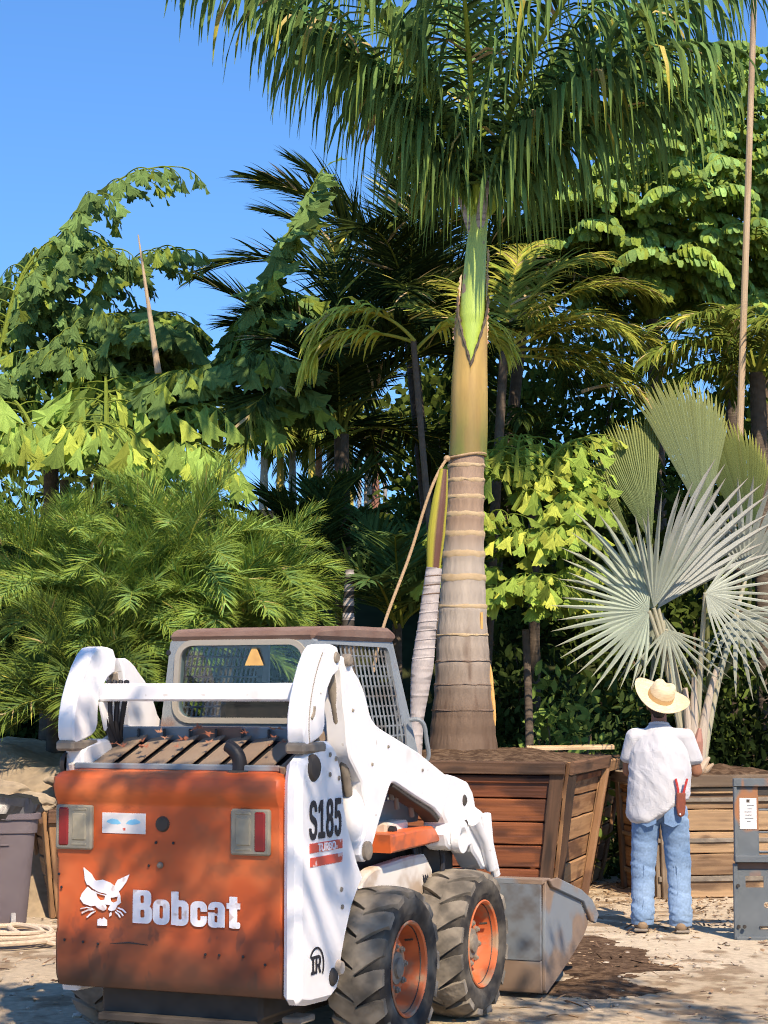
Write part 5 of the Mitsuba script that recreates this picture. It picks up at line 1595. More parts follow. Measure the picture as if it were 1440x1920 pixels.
for q, s_ in enumerate(scar_z):
    hh = (0.030 + 0.004 * q if q < 7 else 0.030) if q < 8 else (0.020 if q == 8 else 0.010)
    zt = s_ + hh / 2 + 0.010 * (meshkit.fbm(np.c_[np.cos(ang) * 3, np.sin(ang) * 3, ang * 0 + q * 7], 3) - 0.5) * 2
    zb = s_ - hh / 2 + 0.016 * (meshkit.fbm(np.c_[np.cos(ang) * 3, np.sin(ang) * 3, ang * 0 + q * 7 + 3], 3) - 0.5) * 2
    rows = []
    for f, o in ((0, 0.001), (0.25, 0.0065), (0.75, 0.0065), (1, 0.001)):
        z_ = zb + (zt - zb) * f
        r_ = np.array([palm_r(z) for z in z_]) + o + 0.004
        cx_ = np.array([palm_c(z)[0] for z in z_])
        rows.append(np.c_[cx_ + r_ * np.cos(ang), PD + r_ * np.sin(ang), z_])
    Fs = []
    for k in range(3):
        Fs += [np.stack([k * nth + i, k * nth + j, (k + 1) * nth + j], 1), np.stack([k * nth + i, (k + 1) * nth + j, (k + 1) * nth + i], 1)]
    put('ring_scar', trimesh.Trimesh(np.vstack(rows), np.concatenate(Fs), process=False), 'm_scar' if q < 9 else 'm_scar_dark', royal, True)
# split bark at the right of the foot and a yellow tag
wn = [palm_c(z) + [math.cos(-0.25) * (palm_r(z) + 0.004), math.sin(-0.25) * (palm_r(z) + 0.004), 0] for z in np.linspace(1.45, 1.95, 12)]
put('bark_wound', tube(wn, np.array([0.004, 0.012, 0.016, 0.018, 0.02, 0.018, 0.02, 0.016, 0.018, 0.016, 0.012, 0.004]), 8), 'm_warning', royal, label='raw orange split in the bark near the foot')
zt = at(903, 1165, PD)[2]
tc = palm_c(zt) + [math.cos(-0.75) * (palm_r(zt) + 0.006), math.sin(-0.75) * (palm_r(zt) + 0.006), 0]
put('tag', rot_to(rz(-0.75 + PI / 2), tc, rbox((0.030, 0.004, 0.14), 0.002)), 'm_tag' if 'm_tag' in scene else 'm_warning', royal, False)
# crown shaft: outer sheath torn open in a V, bright green shaft inside
spx = [(855, 877, 67), (800, 879.5, 66), (740, 880, 65), (690, 881, 61), (640, 883, 57), (600, 884.5, 53), (540, 888, 46), (480, 892, 42), (430, 896, 38), (400, 898, 40)]
sp_ = np.array([[*at(x, y, PD), w / 2 * PXM] for y, x, w in spx])


def shaft(z):
    return np.array([np.interp(z, sp_[:, 2], sp_[:, 0]), PD, z]), float(np.interp(z, sp_[:, 2], sp_[:, 3]))


zA, zB = at(880, 856, PD)[2], at(880, 398, PD)[2]
zv = at(880, 692, PD)[2]
rows = []
zs = np.linspace(zv - 0.25, zB, 50)
for z in zs:
    c, r = shaft(z)
    r -= 0.012 if z < at(880, 600, PD)[2] else 0.004
    rows.append(np.c_[c[0] + r * np.cos(ang), c[1] + r * np.sin(ang), np.full(nth, z)])
Fs = []
for k in range(len(zs) - 1):
    Fs += [np.stack([k * nth + i, k * nth + j, (k + 1) * nth + j], 1), np.stack([k * nth + i, (k + 1) * nth + j, (k + 1) * nth + i], 1)]
put('crown_shaft', trimesh.Trimesh(np.vstack(rows), np.concatenate(Fs), process=False), 'm_shaft', royal, True, label='bright green inner crown shaft')
# outer sheath: its free edge rises from the bottom of the V
na = 97
aa = np.linspace(-PI, PI, na)                       # 0 = towards the camera
ztop = np.where(np.abs(aa) < 1.45, zv + (np.abs(aa) / 1.45) ** 0.85 * 0.62, zv + 0.62 + (np.abs(aa) - 1.45) / (PI - 1.45) * 0.55)
ztop = ztop + 0.012 * (meshkit.noise(np.c_[aa * 14, aa * 0, aa * 0]) - 0.5)
rows = []
for f in np.linspace(0, 1, 40):
    z_ = zA + (ztop - zA) * f
    rr, cx_ = [], []
    for z in z_:
        c, r = shaft(z)
        rr.append(r + 0.011)
        cx_.append(c[0])
    rr, cx_ = np.array(rr), np.array(cx_)
    rr = rr + 0.012 * np.clip((f - 0.9) / 0.1, 0, 1) ** 2
    th_ = aa - PI / 2
    rows.append(np.c_[cx_ + rr * np.cos(th_), PD + rr * np.sin(th_), z_])
Fs = []
for k in range(39):
    q = np.arange(na - 1)
    Fs += [np.stack([k * na + q, k * na + q + 1, (k + 1) * na + q + 1], 1), np.stack([k * na + q, (k + 1) * na + q + 1, (k + 1) * na + q], 1)]
put('outer_sheath', trimesh.Trimesh(np.vstack(rows), np.concatenate(Fs), process=False), 'm_sheath', royal, True, label='orange-brown outer leaf sheath split in a V')
edge = rows[-1][(np.abs(aa) < 1.5)]
put('sheath_edge', tube(edge, 0.010 + 0.004 * np.sin(np.arange(len(edge)) * 1.7), 6), 'm_bark', royal)
# ragged dry sheath edges on both sides of the green shaft
for sg in (-1, 1):
    acc = Acc()
    for k in range(26):
        z = np.interp(k / 25, [0, 1], [at(880, 640, PD)[2], at(880, 470 if sg > 0 else 520, PD)[2]])
        c, r = shaft(z)
        b = c + [sg * (r + 0.004), 0.02, 0]
        s_ = 0.016 + 0.018 * RNG.uniform()
        acc.add([b + [0, 0, -0.03], b + [sg * s_, -0.01, RNG.normal(0, 0.01)], b + [0, 0.0, 0.035], b + [sg * s_ * 0.4, 0.03, 0.0]], [(0, 1, 2), (0, 3, 2), (1, 3, 2)], g3(0.34, 0.21, 0.13) * RNG.uniform(0.5, 1.2))
    m_, c_ = acc.mesh()
    put('dry_sheath', m_, 'm_stem', royal, color=c_)
rng = np.random.default_rng(21)
top, rt = shaft(zB - 0.05)
for az, el, L, dr_, sw in ROYAL:
    b = top + [0.05 * math.cos(math.radians(az)), 0.05 * math.sin(math.radians(az)), 0]
    ac = feather(b, az, el, L, dr_, n=64, ll=1.2, lw=0.025, start=0.08, ang=(70, 30), lift=(0.0, 0.2), plum=0.28, hang=4.6, col=(0.047, 0.086, 0.046), var=0.5, tip=(0.092, 0.132, 0.08), stem=(0.16, 0.22, 0.05), r=0.036,
                 sway=sw, power=1.25, fold=0.45, dead=0.05, prof=[0.6, 1.0, 0.95, 0.75, 0.42, 0.05], helio=1.0, lvar=0.55, rng=rng)
    frond(royal, ac)
for k in range(9):
    a = rng.uniform(0, 2 * PI)
    zs_ = zB - rng.uniform(0.0, 0.25)
    c, r = shaft(zs_)
    p0 = c + [r * 0.45 * math.cos(a), r * 0.45 * math.sin(a), 0]
    pts = smooth_path([p0, p0 + [0.05 * math.cos(a), 0.05 * math.sin(a), 0.22], p0 + [0.17 * math.cos(a), 0.17 * math.sin(a), 0.5]], 10)
    put('leaf_base', tube(pts, np.interp(np.arange(10), [0, 3, 9], [0.022, 0.036, 0.022]), 10), 'm_shaft' if k % 3 else 'm_pale_trunk', royal)

# rope tied round the trunk and running down to the left
zr = at(875, 856, PD)[2]
lp_ = []
for a in np.linspace(0, 2 * PI, 40):
    c = palm_c(zr)
    lp_.append(c + [(palm_r(zr) + 0.014) * math.cos(a), (palm_r(zr) + 0.014) * math.sin(a), 0.016 * math.cos(a) - 0.006 * math.sin(a * 2)])
tie = thing('tie_rope', 'thin tan rope tied round the big palm trunk and running down to the left', 'rope')
put('loop', tube(lp_, 0.011, 7), 'm_rope', tie)
kn = at(838, 860, PD - 0.12)
put('knot', trimesh.creation.icosphere(2, 0.028).apply_translation(kn), 'm_rope', tie)
put('tail', tube(smooth_path([kn, at(820, 890, PD - 0.2), at(772, 1030, PD - 0.4), at(719, 1175, PD - 0.7), at(700, 1260, PD - 0.8)], 30), 0.013, 7), 'm_rope', tie)

# the slender palm leaning beside it
SD = 15.5
sl = thing('slender_palm', 'slender leaning palm with pale trunk and yellow leaf sheath beside the big palm', 'palm tree')
pts = [at(775, 1440, SD), at(783, 1335, SD), at(793, 1240, SD), at(806, 1130, SD), at(814, 1065, SD)]
put('trunk', trunk_mesh(pts, np.array([30, 26, 42, 34, 30]) / 2 * SD / F_PX, 20, 0.03), 'm_pale_trunk', sl)
for k, y in enumerate(range(1080, 1330, 17)):
    x = np.interp(y, [1065, 1130, 1240, 1335], [814, 806, 793, 783])
    w = np.interp(y, [1065, 1130, 1240, 1335], [30, 34, 42, 26])
    c = at(x, y, SD)
    put('ring', rot_to(ry(math.radians(-6)), c, lathe([(w / 2 * SD / F_PX * 0.98, -0.006), (w / 2 * SD / F_PX + 0.004, -0.003), (w / 2 * SD / F_PX + 0.004, 0.002), (w / 2 * SD / F_PX * 0.98, 0.006)], 20)), 'm_scar_dark' if k < 3 else 'm_pale_trunk', sl)
pts = [at(813, 1068, SD), at(818, 1000, SD), at(826, 930, SD), at(832, 880, SD)]
m_ = trunk_mesh(pts, np.array([26, 34, 30, 16]) / 2 * SD / F_PX, 18, 0.02)
a_ = np.arctan2(m_.vertices[:, 1] - SD, m_.vertices[:, 0] - np.interp(m_.vertices[:, 2], [p[2] for p in pts], [p[0] for p in pts]))
cc = np.where((np.abs(a_ + 1.25) < 0.5)[:, None], g3(0.12, 0.05, 0.03), g3(0.42, 0.38, 0.035))
put('leaf_sheath', m_, 'm_stem', sl, color=cc, label='yellow leaf sheath with a brown split')
cb = at(832, 880, SD)
for az, el, L in ():
    frond(sl, feather(cb, az, el, L, 70, n=46, ll=0.5, lw=0.016, col=(0.040, 0.062, 0.015), hang=0.7, rng=rng))


# ------------------------------------------------------------------ palms and bushes around the yard
def feather_palm(name, label, cx, cy, D, trunk_to, r0, fronds, col, group=None, catg='palm tree', shaft_c=None, rng=rng, trunk=True, ground=None, **kw):
    """Palm whose crown base stands at the pixel (cx, cy) at distance D."""
    t = thing(name, label, catg, group)
    c = at(cx, cy, D)
    gx_, gz = (c[0], -0.05) if trunk_to is None else (at(trunk_to, cy, D)[0], -0.05)
    if D > 20.5:
        gz = float(hill_z(np.array([gx_]), np.array([D]))[0]) - 0.1
    if trunk and c[2] - gz > 0.1:
        put('trunk', trunk_mesh([(gx_, D, gz), ((gx_ + c[0]) / 2, D, (gz + c[2]) / 2), c], [r0 * 1.35, r0, r0 * 0.9], 12), 'm_bark', t)
    for (az, el, L, dr_) in fronds:
        frond(t, feather(c + rng.normal(0, 0.03, 3), az, el, L, dr_, col=np.asarray(col) * rng.uniform(0.85, 1.15), rng=rng, sway=rng.normal(0, 0.12), **kw))
    return t


def ring_f(n, els, L, dr_, rng=rng, jit=12, az0=0.0, az1=360.0):
    out = []
    for k in range(n):
        out.append((az0 + (az1 - az0) * k / n + rng.normal(0, jit), rng.uniform(*els), L * rng.uniform(0.8, 1.12), dr_ * rng.uniform(0.8, 1.2)))
    return out


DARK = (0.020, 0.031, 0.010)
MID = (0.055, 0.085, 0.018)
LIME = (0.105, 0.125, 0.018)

# the two dark feather palms in the middle
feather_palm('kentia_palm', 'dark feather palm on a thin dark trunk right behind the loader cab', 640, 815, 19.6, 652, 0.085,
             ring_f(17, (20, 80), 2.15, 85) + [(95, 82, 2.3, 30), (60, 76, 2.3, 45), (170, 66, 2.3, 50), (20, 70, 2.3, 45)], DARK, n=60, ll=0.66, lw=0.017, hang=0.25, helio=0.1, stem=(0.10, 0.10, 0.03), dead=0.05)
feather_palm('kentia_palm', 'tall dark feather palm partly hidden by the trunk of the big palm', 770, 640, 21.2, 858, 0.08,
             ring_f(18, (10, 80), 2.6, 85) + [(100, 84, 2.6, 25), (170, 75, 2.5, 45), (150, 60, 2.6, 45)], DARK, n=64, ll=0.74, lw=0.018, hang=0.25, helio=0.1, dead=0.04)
# one yellowed frond hanging in the sun before them
yf = feather_palm('kentia_palm', 'small feather palm with one yellow-green frond hanging in the sun, left of the big trunk', 775, 640, 17.3, 862, 0.03,
                  [(183, 48, 1.25, 150), (172, 20, 1.1, 90), (10, 50, 1.0, 120)], (0.28, 0.28, 0.04), n=40, ll=0.56, lw=0.024, hang=1.6, stem=(0.20, 0.19, 0.05), start=0.25)
feather_palm('kentia_palm', 'feather palm with yellow-green arching fronds right of the big trunk', 945, 660, 18.8, 885, 0.05,
             [(12, 52, 1.9, 78), (20, 12, 1.7, 62), (-12, -5, 1.5, 40), (40, 66, 1.9, 70), (75, 70, 2.0, 60), (120, 60, 1.9, 75), (160, 40, 1.5, 70), (-30, 30, 1.4, 80), (8, 30, 1.8, 70), (30, 35, 1.9, 80)], (0.145, 0.155, 0.024), n=60, ll=0.52, lw=0.017, hang=0.9, stem=(0.22, 0.20, 0.04), dead=0.06)
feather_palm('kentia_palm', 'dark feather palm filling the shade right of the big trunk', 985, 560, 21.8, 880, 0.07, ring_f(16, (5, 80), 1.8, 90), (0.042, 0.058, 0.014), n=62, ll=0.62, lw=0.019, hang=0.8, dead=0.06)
# dead brown frond tips hanging at the right
dp = at(1090, 735, 18.6)
frond('kentia_palm_003' if 'kentia_palm_003' in labels else 'kentia_palm', feather(dp, -5, 20, 0.95, 125, n=40, ll=0.42, lw=0.010, col=(0.27, 0.215, 0.16), hang=1.8, stem=(0.2, 0.15, 0.1), rng=rng), label='withered grey-brown frond tip')


def fish_palm(name, label, cx, cy, D, fronds, col, group=None, split=False, trunk_r=0.09, trunk=True, **kw):
    t = thing(name, label, 'palm tree', group)
    c = at(cx, cy, D)
    gz = -0.05 if D < 20.5 else float(hill_z(np.array([c[0]]), np.array([D]))[0]) - 0.1
    if trunk:
        put('trunk', trunk_mesh([(c[0], D, gz), (c[0] + 0.03, D, (gz + c[2]) / 2), c], [trunk_r * 1.2, trunk_r, trunk_r * 0.8], 12), 'm_bark', t)
    for (px_, py_, az, el, L, dr_) in fronds:
        b = c if px_ is None else at(px_, py_, D)
        fish_frond(t, fishtail(b + rng.normal(0, 0.03, 3), az, el, L, dr_, col=np.asarray(col) * rng.uniform(0.85, 1.15), rng=rng, **kw), split)
    return t


# fishtail palm at the left
FT = (0.070, 0.112, 0.016)
fish_palm('fishtail_palm', 'big fishtail palm with arching ragged fronds at the left, against the sky', 95, 800, 19.2,
          [(15, 690, 4, 75, 2.95, 86), (80, 680, 0, 60, 2.05, 72), (0, 640, 20, 78, 1.5, 70), (40, 720, 110, 66, 1.5, 70), (20, 720, 150, 70, 1.7, 70), (30, 800, 200, 50, 1.4, 90), (130, 740, 355, 56, 1.35, 75),
           (150, 780, 15, 50, 1.2, 72), (120, 800, -20, 40, 1.3, 80), (60, 820, 250, 45, 1.2, 85), (90, 780, 300, 48, 1.2, 85), (0, 700, 60, 76, 1.9, 60), (190, 760, 40, 70, 1.25, 55), (210, 740, 80, 74, 1.2, 50), (40, 660, 340, 66, 1.6, 80), (100, 740, 320, 60, 1.3, 85)], FT,
          npin=13, nl=10, ls=0.225, pin=0.62, hang=1.3, power=2.3)
fish_palm('fishtail_palm', 'broad-leaved fishtail palm with sunlit yellow-green leaflets in front of the left fishtail palm', 120, 900, 17.9,
          [(250, 830, 20, 42, 1.3, 75), (150, 820, 62, 58, 1.3, 80), (200, 800, 100, 62, 1.2, 75), (60, 800, 130, 50, 1.2, 80), (20, 850, 180, 30, 1.0, 70), (90, 850, 250, 40, 0.9, 85), (170, 860, 290, 42, 0.9, 85), (240, 880, 330, 40, 1.0, 85), (30, 780, 215, 40, 1.0, 80), (0, 800, 160, 50, 1.2, 80)],
          (0.118, 0.172, 0.03), npin=7, nl=7, ls=0.33, pin=0.60, hang=1.2, yellow=0.3, wide=1.1, split=True, trunk_r=0.05)
fish_palm('fishtail_palm', 'fishtail palm with one tall dark upright frond against the sky, left of the middle', 395, 880, 18.9,
          [(450, 650, 4, 70, 1.85, 8), (430, 700, 40, 70, 1.25, 50), (400, 640, 155, 44, 0.95, 70), (380, 760, 170, 45, 1.1, 80), (420, 800, 20, 50, 1.0, 80), (400, 780, 250, 50, 1.1, 90), (440, 740, 300, 50, 1.0, 90), (360, 800, 200, 40, 1.1, 80), (330, 740, 120, 60, 1.0, 70), (390, 700, 215, 55, 1.1, 85)],
          (0.076, 0.122, 0.018), npin=10, nl=7, ls=0.34, pin=0.46, hang=0.9, wide=1.1, split=True, trunk_r=0.06, yellow=0.22)
# fishtail bushes right of the big trunk
fish_palm('fishtail_palm', 'low fishtail palm with bright yellow-green ragged leaflets just right of the big trunk', 985, 1180, 17.6,
          [(975, 960, 20, 60, 0.9, 70), (960, 930, 120, 60, 0.8, 70), (1000, 980, -20, 45, 0.75, 80), (960, 1020, 230, 50, 0.8, 85), (1010, 1050, 300, 50, 0.8, 85), (1030, 930, 40, 56, 0.55, 70), (950, 1080, 200, 40, 0.7, 80), (1000, 1130, 280, 50, 0.7, 85), (960, 900, 80, 72, 0.7, 60), (985, 1160, 330, 45, 0.7, 85), (930, 890, 60, 50, 0.8, 80), (940, 980, 180, 40, 0.6, 85), (1030, 950, 10, 50, 0.55, 80), (950, 1040, 300, 45, 0.7, 85), (1040, 1090, 350, 40, 0.6, 85), (930, 1120, 320, 40, 0.6, 85), (1010, 880, 30, 55, 0.9, 80)],
          (0.136, 0.190, 0.022), npin=6, nl=6, ls=0.205, pin=0.40, hang=1.1, yellow=0.35, wide=1.15, split=True, trunk_r=0.04)
# giant fishtail at the right
OBL = [0.30, 0.75, 1.0, 0.95, 0.55]
GIANTS = [('giant fishtail palm with long fronds of paired hanging leaflets at the upper right', 1370, 640, 22.4,
           [(150, 78, 3.4, 55), (165, 66, 3.0, 60), (178, 54, 2.7, 60), (188, 40, 2.3, 60), (120, 82, 3.6, 40), (20, 70, 3.0, 55), (-20, 62, 2.6, 60), (-60, 66, 2.6, 65), (-100, 64, 2.6, 70), (215, 58, 2.5, 70), (240, 70, 2.8, 65), (-90, 80, 3.4, 45), (-130, 50, 2.0, 75)]),
          ('giant fishtail palm whose hanging fronds show between the big palm crown and the wooden pole', 1225, 600, 21.6,
           [(-95, 72, 2.2, 70), (-120, 60, 2.0, 75), (-70, 60, 2.0, 75), (200, 62, 2.2, 65), (175, 70, 2.4, 55), (160, 50, 1.9, 60), (-20, 66, 2.2, 60), (230, 48, 1.7, 75), (-45, 50, 1.7, 75), (90, 84, 2.6, 40), (-90, 45, 1.4, 85)]),
          ('giant fishtail palm at the top right corner behind the wooden pole', 1450, 420, 23.5,
           [(-95, 72, 2.4, 70), (-130, 60, 2.3, 75), (-70, 60, 2.2, 75), (195, 66, 2.6, 60), (175, 60, 2.5, 60), (215, 56, 2.3, 70), (160, 74, 2.6, 45), (-110, 48, 1.8, 80), (120, 80, 2.8, 40), (205, 40, 1.8, 75)])]
for lab__, gx__, gy__, GD, fr__ in GIANTS:
    gf = thing('giant_fishtail_palm', lab__, 'palm tree')
    gc = at(gx__, gy__, GD)
    put('trunk', trunk_mesh([(gc[0], GD, 0.5), (gc[0] + 0.03, GD, 2.5), gc], [0.11, 0.09, 0.08], 12), 'm_bark', gf)
    for az, el, L, dr_ in fr__:
        p, d = rachis(gc, az + rng.normal(0, 5), el, L, dr_, power=1.8)
        acc = Acc()
        tb = tube(p, np.linspace(0.04, 0.010, len(p)), 6)
        acc.add(tb.vertices, tb.faces, (0.10, 0.12, 0.03))
        V1, C1, F1, n1 = [], [], [], 0
        for f in np.linspace(0.22, 1.0, 10):
            i = min(int(f * (len(p) - 1)), len(p) - 1)
            for sg in (-1, 1):
                h = math.degrees(math.atan2(d[i][1], d[i][0])) - sg * rng.uniform(42, 70)
                mm, cc = feather(p[i], h, rng.uniform(18, 48), rng.uniform(0.75, 1.15) * (1.1 - 0.4 * f), rng.uniform(70, 105), n=13, ll=0.215, lw=0.038, start=0.12, ang=(70, 40), hang=2.2, lift=(-0.25, 0.2), col=np.array([0.108, 0.160, 0.034]) * rng.uniform(0.75, 1.2),
                                 var=0.28, stem=(0.14, 0.15, 0.04), r=0.009, fold=0.3, prof=OBL, helio=1.2, rng=rng)
                V1.append(mm.vertices)
                C1.append(cc)
                F1.append(mm.faces + n1)
                n1 += len(mm.vertices)
        m_, c_ = acc.mesh()
        put('frond', trimesh.Trimesh(np.vstack([m_.vertices] + V1), np.vstack([m_.faces] + [q + len(m_.vertices) for q in F1]), process=False), 'm_leaf', gf, color=np.vstack([c_] + C1))
feather_palm('kentia_palm', 'feather palm with drooping fronds at the right edge below the wooden pole', 1420, 700, 19.4, 1430, 0.09,
             ring_f(15, (15, 70), 1.5, 95), (0.075, 0.095, 0.020), n=56, ll=0.5, lw=0.016, hang=1.3, dead=0.05)

# big fan leaves with yellow rims behind the silver palm
fp_ = thing('fan_palm', 'green fan palm with two large pleated arching leaves behind the silver palm', 'palm tree')
FD = 17.25
for (cx, cy, rpx, sp0, sp1, nx, col) in ((1318, 985, 345, -17, 20, 0.15, (0.23, 0.285, 0.16)), (1222, 1020, 305, -28, 4, -0.2, (0.215, 0.27, 0.125)), (1400, 1030, 300, -14, 26, 0.3, (0.07, 0.11, 0.05)), (1185, 1010, 215, -62, -22, -0.4, (0.17, 0.21, 0.08))):
    c = at(cx, cy, FD)
    R = rpx * FD / F_PX
    m_, cc = fan(c, (nx, -1, 0.25), (0, 0.15, 1), R, (sp0, sp1), 26, 0.82, col, 0.07, droop=0.02, cup=-0.30, foldd=0.8, tipc=(0.40, 0.41, 0.10), rng=rng, ragged=0.012)
    put('fan_leaf', m_, 'm_leaf_waxy', fp_, color=cc)
    put('leaf_stalk', tube(smooth_path([c, c + [0.03, 0.1, -0.5], at(1330, 1300, FD + 0.2)], 12), np.linspace(0.014, 0.025, 12), 8), 'm_stem', fp_, color=np.tile([0.14, 0.15, 0.05], (12 * 8 + 2, 1)))
    acc = Acc()
    put_pts = []

# silver fan palm in the weathered box
SV = thing('silver_fan_palm', 'silver-grey fan palm with stiff pleated leaves in the weathered box behind the man', 'palm tree')
SDp = 16.6
SIL = (0.42, 0.48, 0.365)
heart = at(1305, 1455, SDp + 0.3)
leaves = [  # centre px, dy, normal, up, R px, span
    (1217, 1146, 0.0, (-0.35, -1, 0.15), (-1.0, 0, 0.05), 180, (-88, 88), 24, 0.42, SIL),
    (1224, 1142, 0.12, (-0.55, -1, -0.35), (-0.50, 0, 1.0), 225, (-40, 30), 9, 0.40, SIL),
    (1226, 1140, 0.05, (0.15, -1, -0.40), (0.10, 0, 1.0), 262, (-24, 26), 8, 0.34, (0.41, 0.45, 0.36)),
    (1234, 1140, 0.16, (0.45, -1, -0.25), (0.62, 0, 1.0), 300, (-30, 30), 12, 0.55, (0.44, 0.46, 0.41)),
    (1322, 1112, -0.1, (0.3, -1, 0.35), (1.0, 0, -0.12), 180, (-58, 75), 16, 0.26, (0.44, 0.47, 0.38)),
    (1250, 1180, 0.05, (0.0, -1, 0.5), (0.30, 0, -1.0), 150, (-50, 60), 11, 0.22, (0.36, 0.39, 0.30)),
    (1385, 1150, 0.35, (0.2, -1, 0.2), (0.5, 0, -1.0), 165, (-75, 75), 13, 0.30, (0.33, 0.36, 0.29)),
    (1240, 1150, 0.4, (-0.1, -1, 0.1), (-0.1, 0, -1.0), 160, (-40, 50), 9, 0.28, (0.28, 0.31, 0.24)),
    (1400, 1080, 0.5, (0.1, -1, -0.2), (0.3, 0, 1.0), 200, (-60, 50), 14, 0.45, (0.33, 0.36, 0.31)),
]
for cx, cy, dy, nv, uv_, rpx, span, ns, fu, col in leaves:
    c = at(cx, cy, SDp + dy)
    m_, cc = fan(c, nv, uv_, rpx * SDp / F_PX, span, ns, fu, col, 0.07, droop=0.10, cup=0.16, foldd=0.42, tipc=np.array(col) * [1.05, 0.92, 0.82], rng=rng, ragged=0.05)
    k = put('fan_leaf', m_, 'm_leaf_waxy', SV, color=cc)
    pts = smooth_path([c, c * 0.55 + heart * 0.45 + [0, 0.03, 0.06], heart + rng.normal(0, 0.04, 3)], 12)
    m_ = tube(pts, np.linspace(0.016, 0.042, 12), 8)
    put('leaf_stalk', m_, 'm_stem', SV, color=np.tile(np.array([0.40, 0.38, 0.26]), (len(m_.vertices), 1)))
for (x0, y0, x1, y1, r0_, r1_) in ((1300, 1455, 1302, 1270, 0.06, 0.022), (1310, 1440, 1345, 1250, 0.055, 0.022), (1295, 1450, 1285, 1290, 0.05, 0.02)):
    m_ = tube(smooth_path([at(x0, y0, SDp + 0.2), at((x0 * 1.3 + x1 * 0.7) / 2, (y0 + y1) / 2, SDp + 0.18), at(x1, y1, SDp + 0.15)], 14), np.linspace(r0_, r1_, 14), 10)
    put('leaf_stalk', m_, 'm_stem', SV, color=np.tile([0.50, 0.42, 0.32], (len(m_.vertices), 1)))
for (x0, y0, x1, y1, w, col) in ((1312, 1462, 1338, 1432, 0.035, (0.46, 0.34, 0.22)), (1300, 1465, 1330, 1420, 0.05, (0.60, 0.47, 0.33)), (1290, 1460, 1270, 1462, 0.04, (0.42, 0.27, 0.14)), (1318, 1468, 1345, 1462, 0.035, (0.45, 0.28, 0.15)), (1305, 1420, 1312, 1365, 0.055, (0.45, 0.22, 0.16))):
    m_ = tube([at(x0, y0, SDp + 0.05), at((x0 + x1) / 2, (y0 + y1) / 2 - 4, SDp), at(x1, y1, SDp - 0.02)], [w, w * 0.8, w * 0.25], 7)
    m_.vertices = m_.vertices + (meshkit.fbm(m_.vertices * 20, 2) - 0.5)[:, None] * 0.02
    put('leaf_base', m_, 'm_stem', SV, color=np.tile(col, (len(m_.vertices), 1)))

# feathery date palms along the left
FE = (0.104, 0.158, 0.040)
DATES = [(330, 1110, 16.9, 1.25, 'broad feathery date palm behind the loader, the biggest clump left of the cab'),
         (485, 1125, 17.3, 0.9, 'feathery date palm just behind the cab roof'),
         (110, 1130, 17.0, 1.15, 'feathery date palm above the sandy bank at the left edge'),
         (150, 1330, 16.2, 1.05, 'low dark-green date palm bushing out left of the loader'),
         (230, 1200, 16.6, 1.05, 'feathery date palm between the low left one and the big clump'),
         (420, 1190, 16.7, 0.9, 'small date palm with yellowing lower fronds right behind the cab')]
for cx, cy, D, L, lab in DATES:
    low = cy > 1300
    feather_palm('date_palm', lab, cx, cy, D, None, 0.09, ring_f(26, (20, 70), L * 1.0, 85, jit=9) + ring_f(16, (62, 88), L * 1.02, 50, jit=14) + ring_f(8, (-15, 15), L * 0.8, 50), (0.050, 0.078, 0.026) if low else FE, 'feathery date palms left of the loader',
                 n=70, ll=0.33 if not low else 0.36, lw=0.0056, start=0.10, hang=0.30, lift=(0.35, 0.4), plum=0.55, tip=(0.140, 0.180, 0.045), stem=(0.16, 0.17, 0.05), r=0.009, ang=(60, 30), dead=0.02)
feather_palm('young_palm', 'young palm with upright dark green fronds right of the middle, before the leaning rope', 745, 1170, 18.4, None, 0.05, ring_f(12, (35, 82), 1.35, 55), (0.045, 0.075, 0.020), n=36, ll=0.5, lw=0.020, hang=0.3, start=0.15)
feather_palm('young_palm', 'young palm with dark upright leaves behind the date palms and left of the thin trunk', 590, 1080, 19.0, None, 0.05, ring_f(11, (40, 84), 1.2, 50), (0.035, 0.058, 0.018), n=30, ll=0.5, lw=0.020, hang=0.25, start=0.15)
feather_palm('young_palm', 'small dark palm in the shade under the yellow fronds right of the big trunk', 1000, 900, 20.2, None, 0.06, ring_f(14, (5, 70), 1.4, 95), (0.030, 0.045, 0.012), n=40, ll=0.5, lw=0.018, hang=1.0)
# short banded stump behind the cab
sp2 = thing('palm_stump', 'short young palm trunk with dark and pale bands just above the cab roof', 'palm tree')
for k in range(9):
    c0, c1 = at(652 + 0.4 * k, 1190 - k * 13.5, 17.2), at(652 + 0.4 * k, 1190 - (k + 1) * 13.5, 17.2)
    put('band', tube([c0, c1], [0.060 - 0.002 * k, 0.056 - 0.002 * k], 12), 'm_pale_trunk' if k % 2 == 0 else 'm_dark', sp2)
put('band', tube([(at(652, 1190, 17.2)[0], 17.2, -0.05), at(652, 1190, 17.2)], 0.07, 12), 'm_bark', sp2)

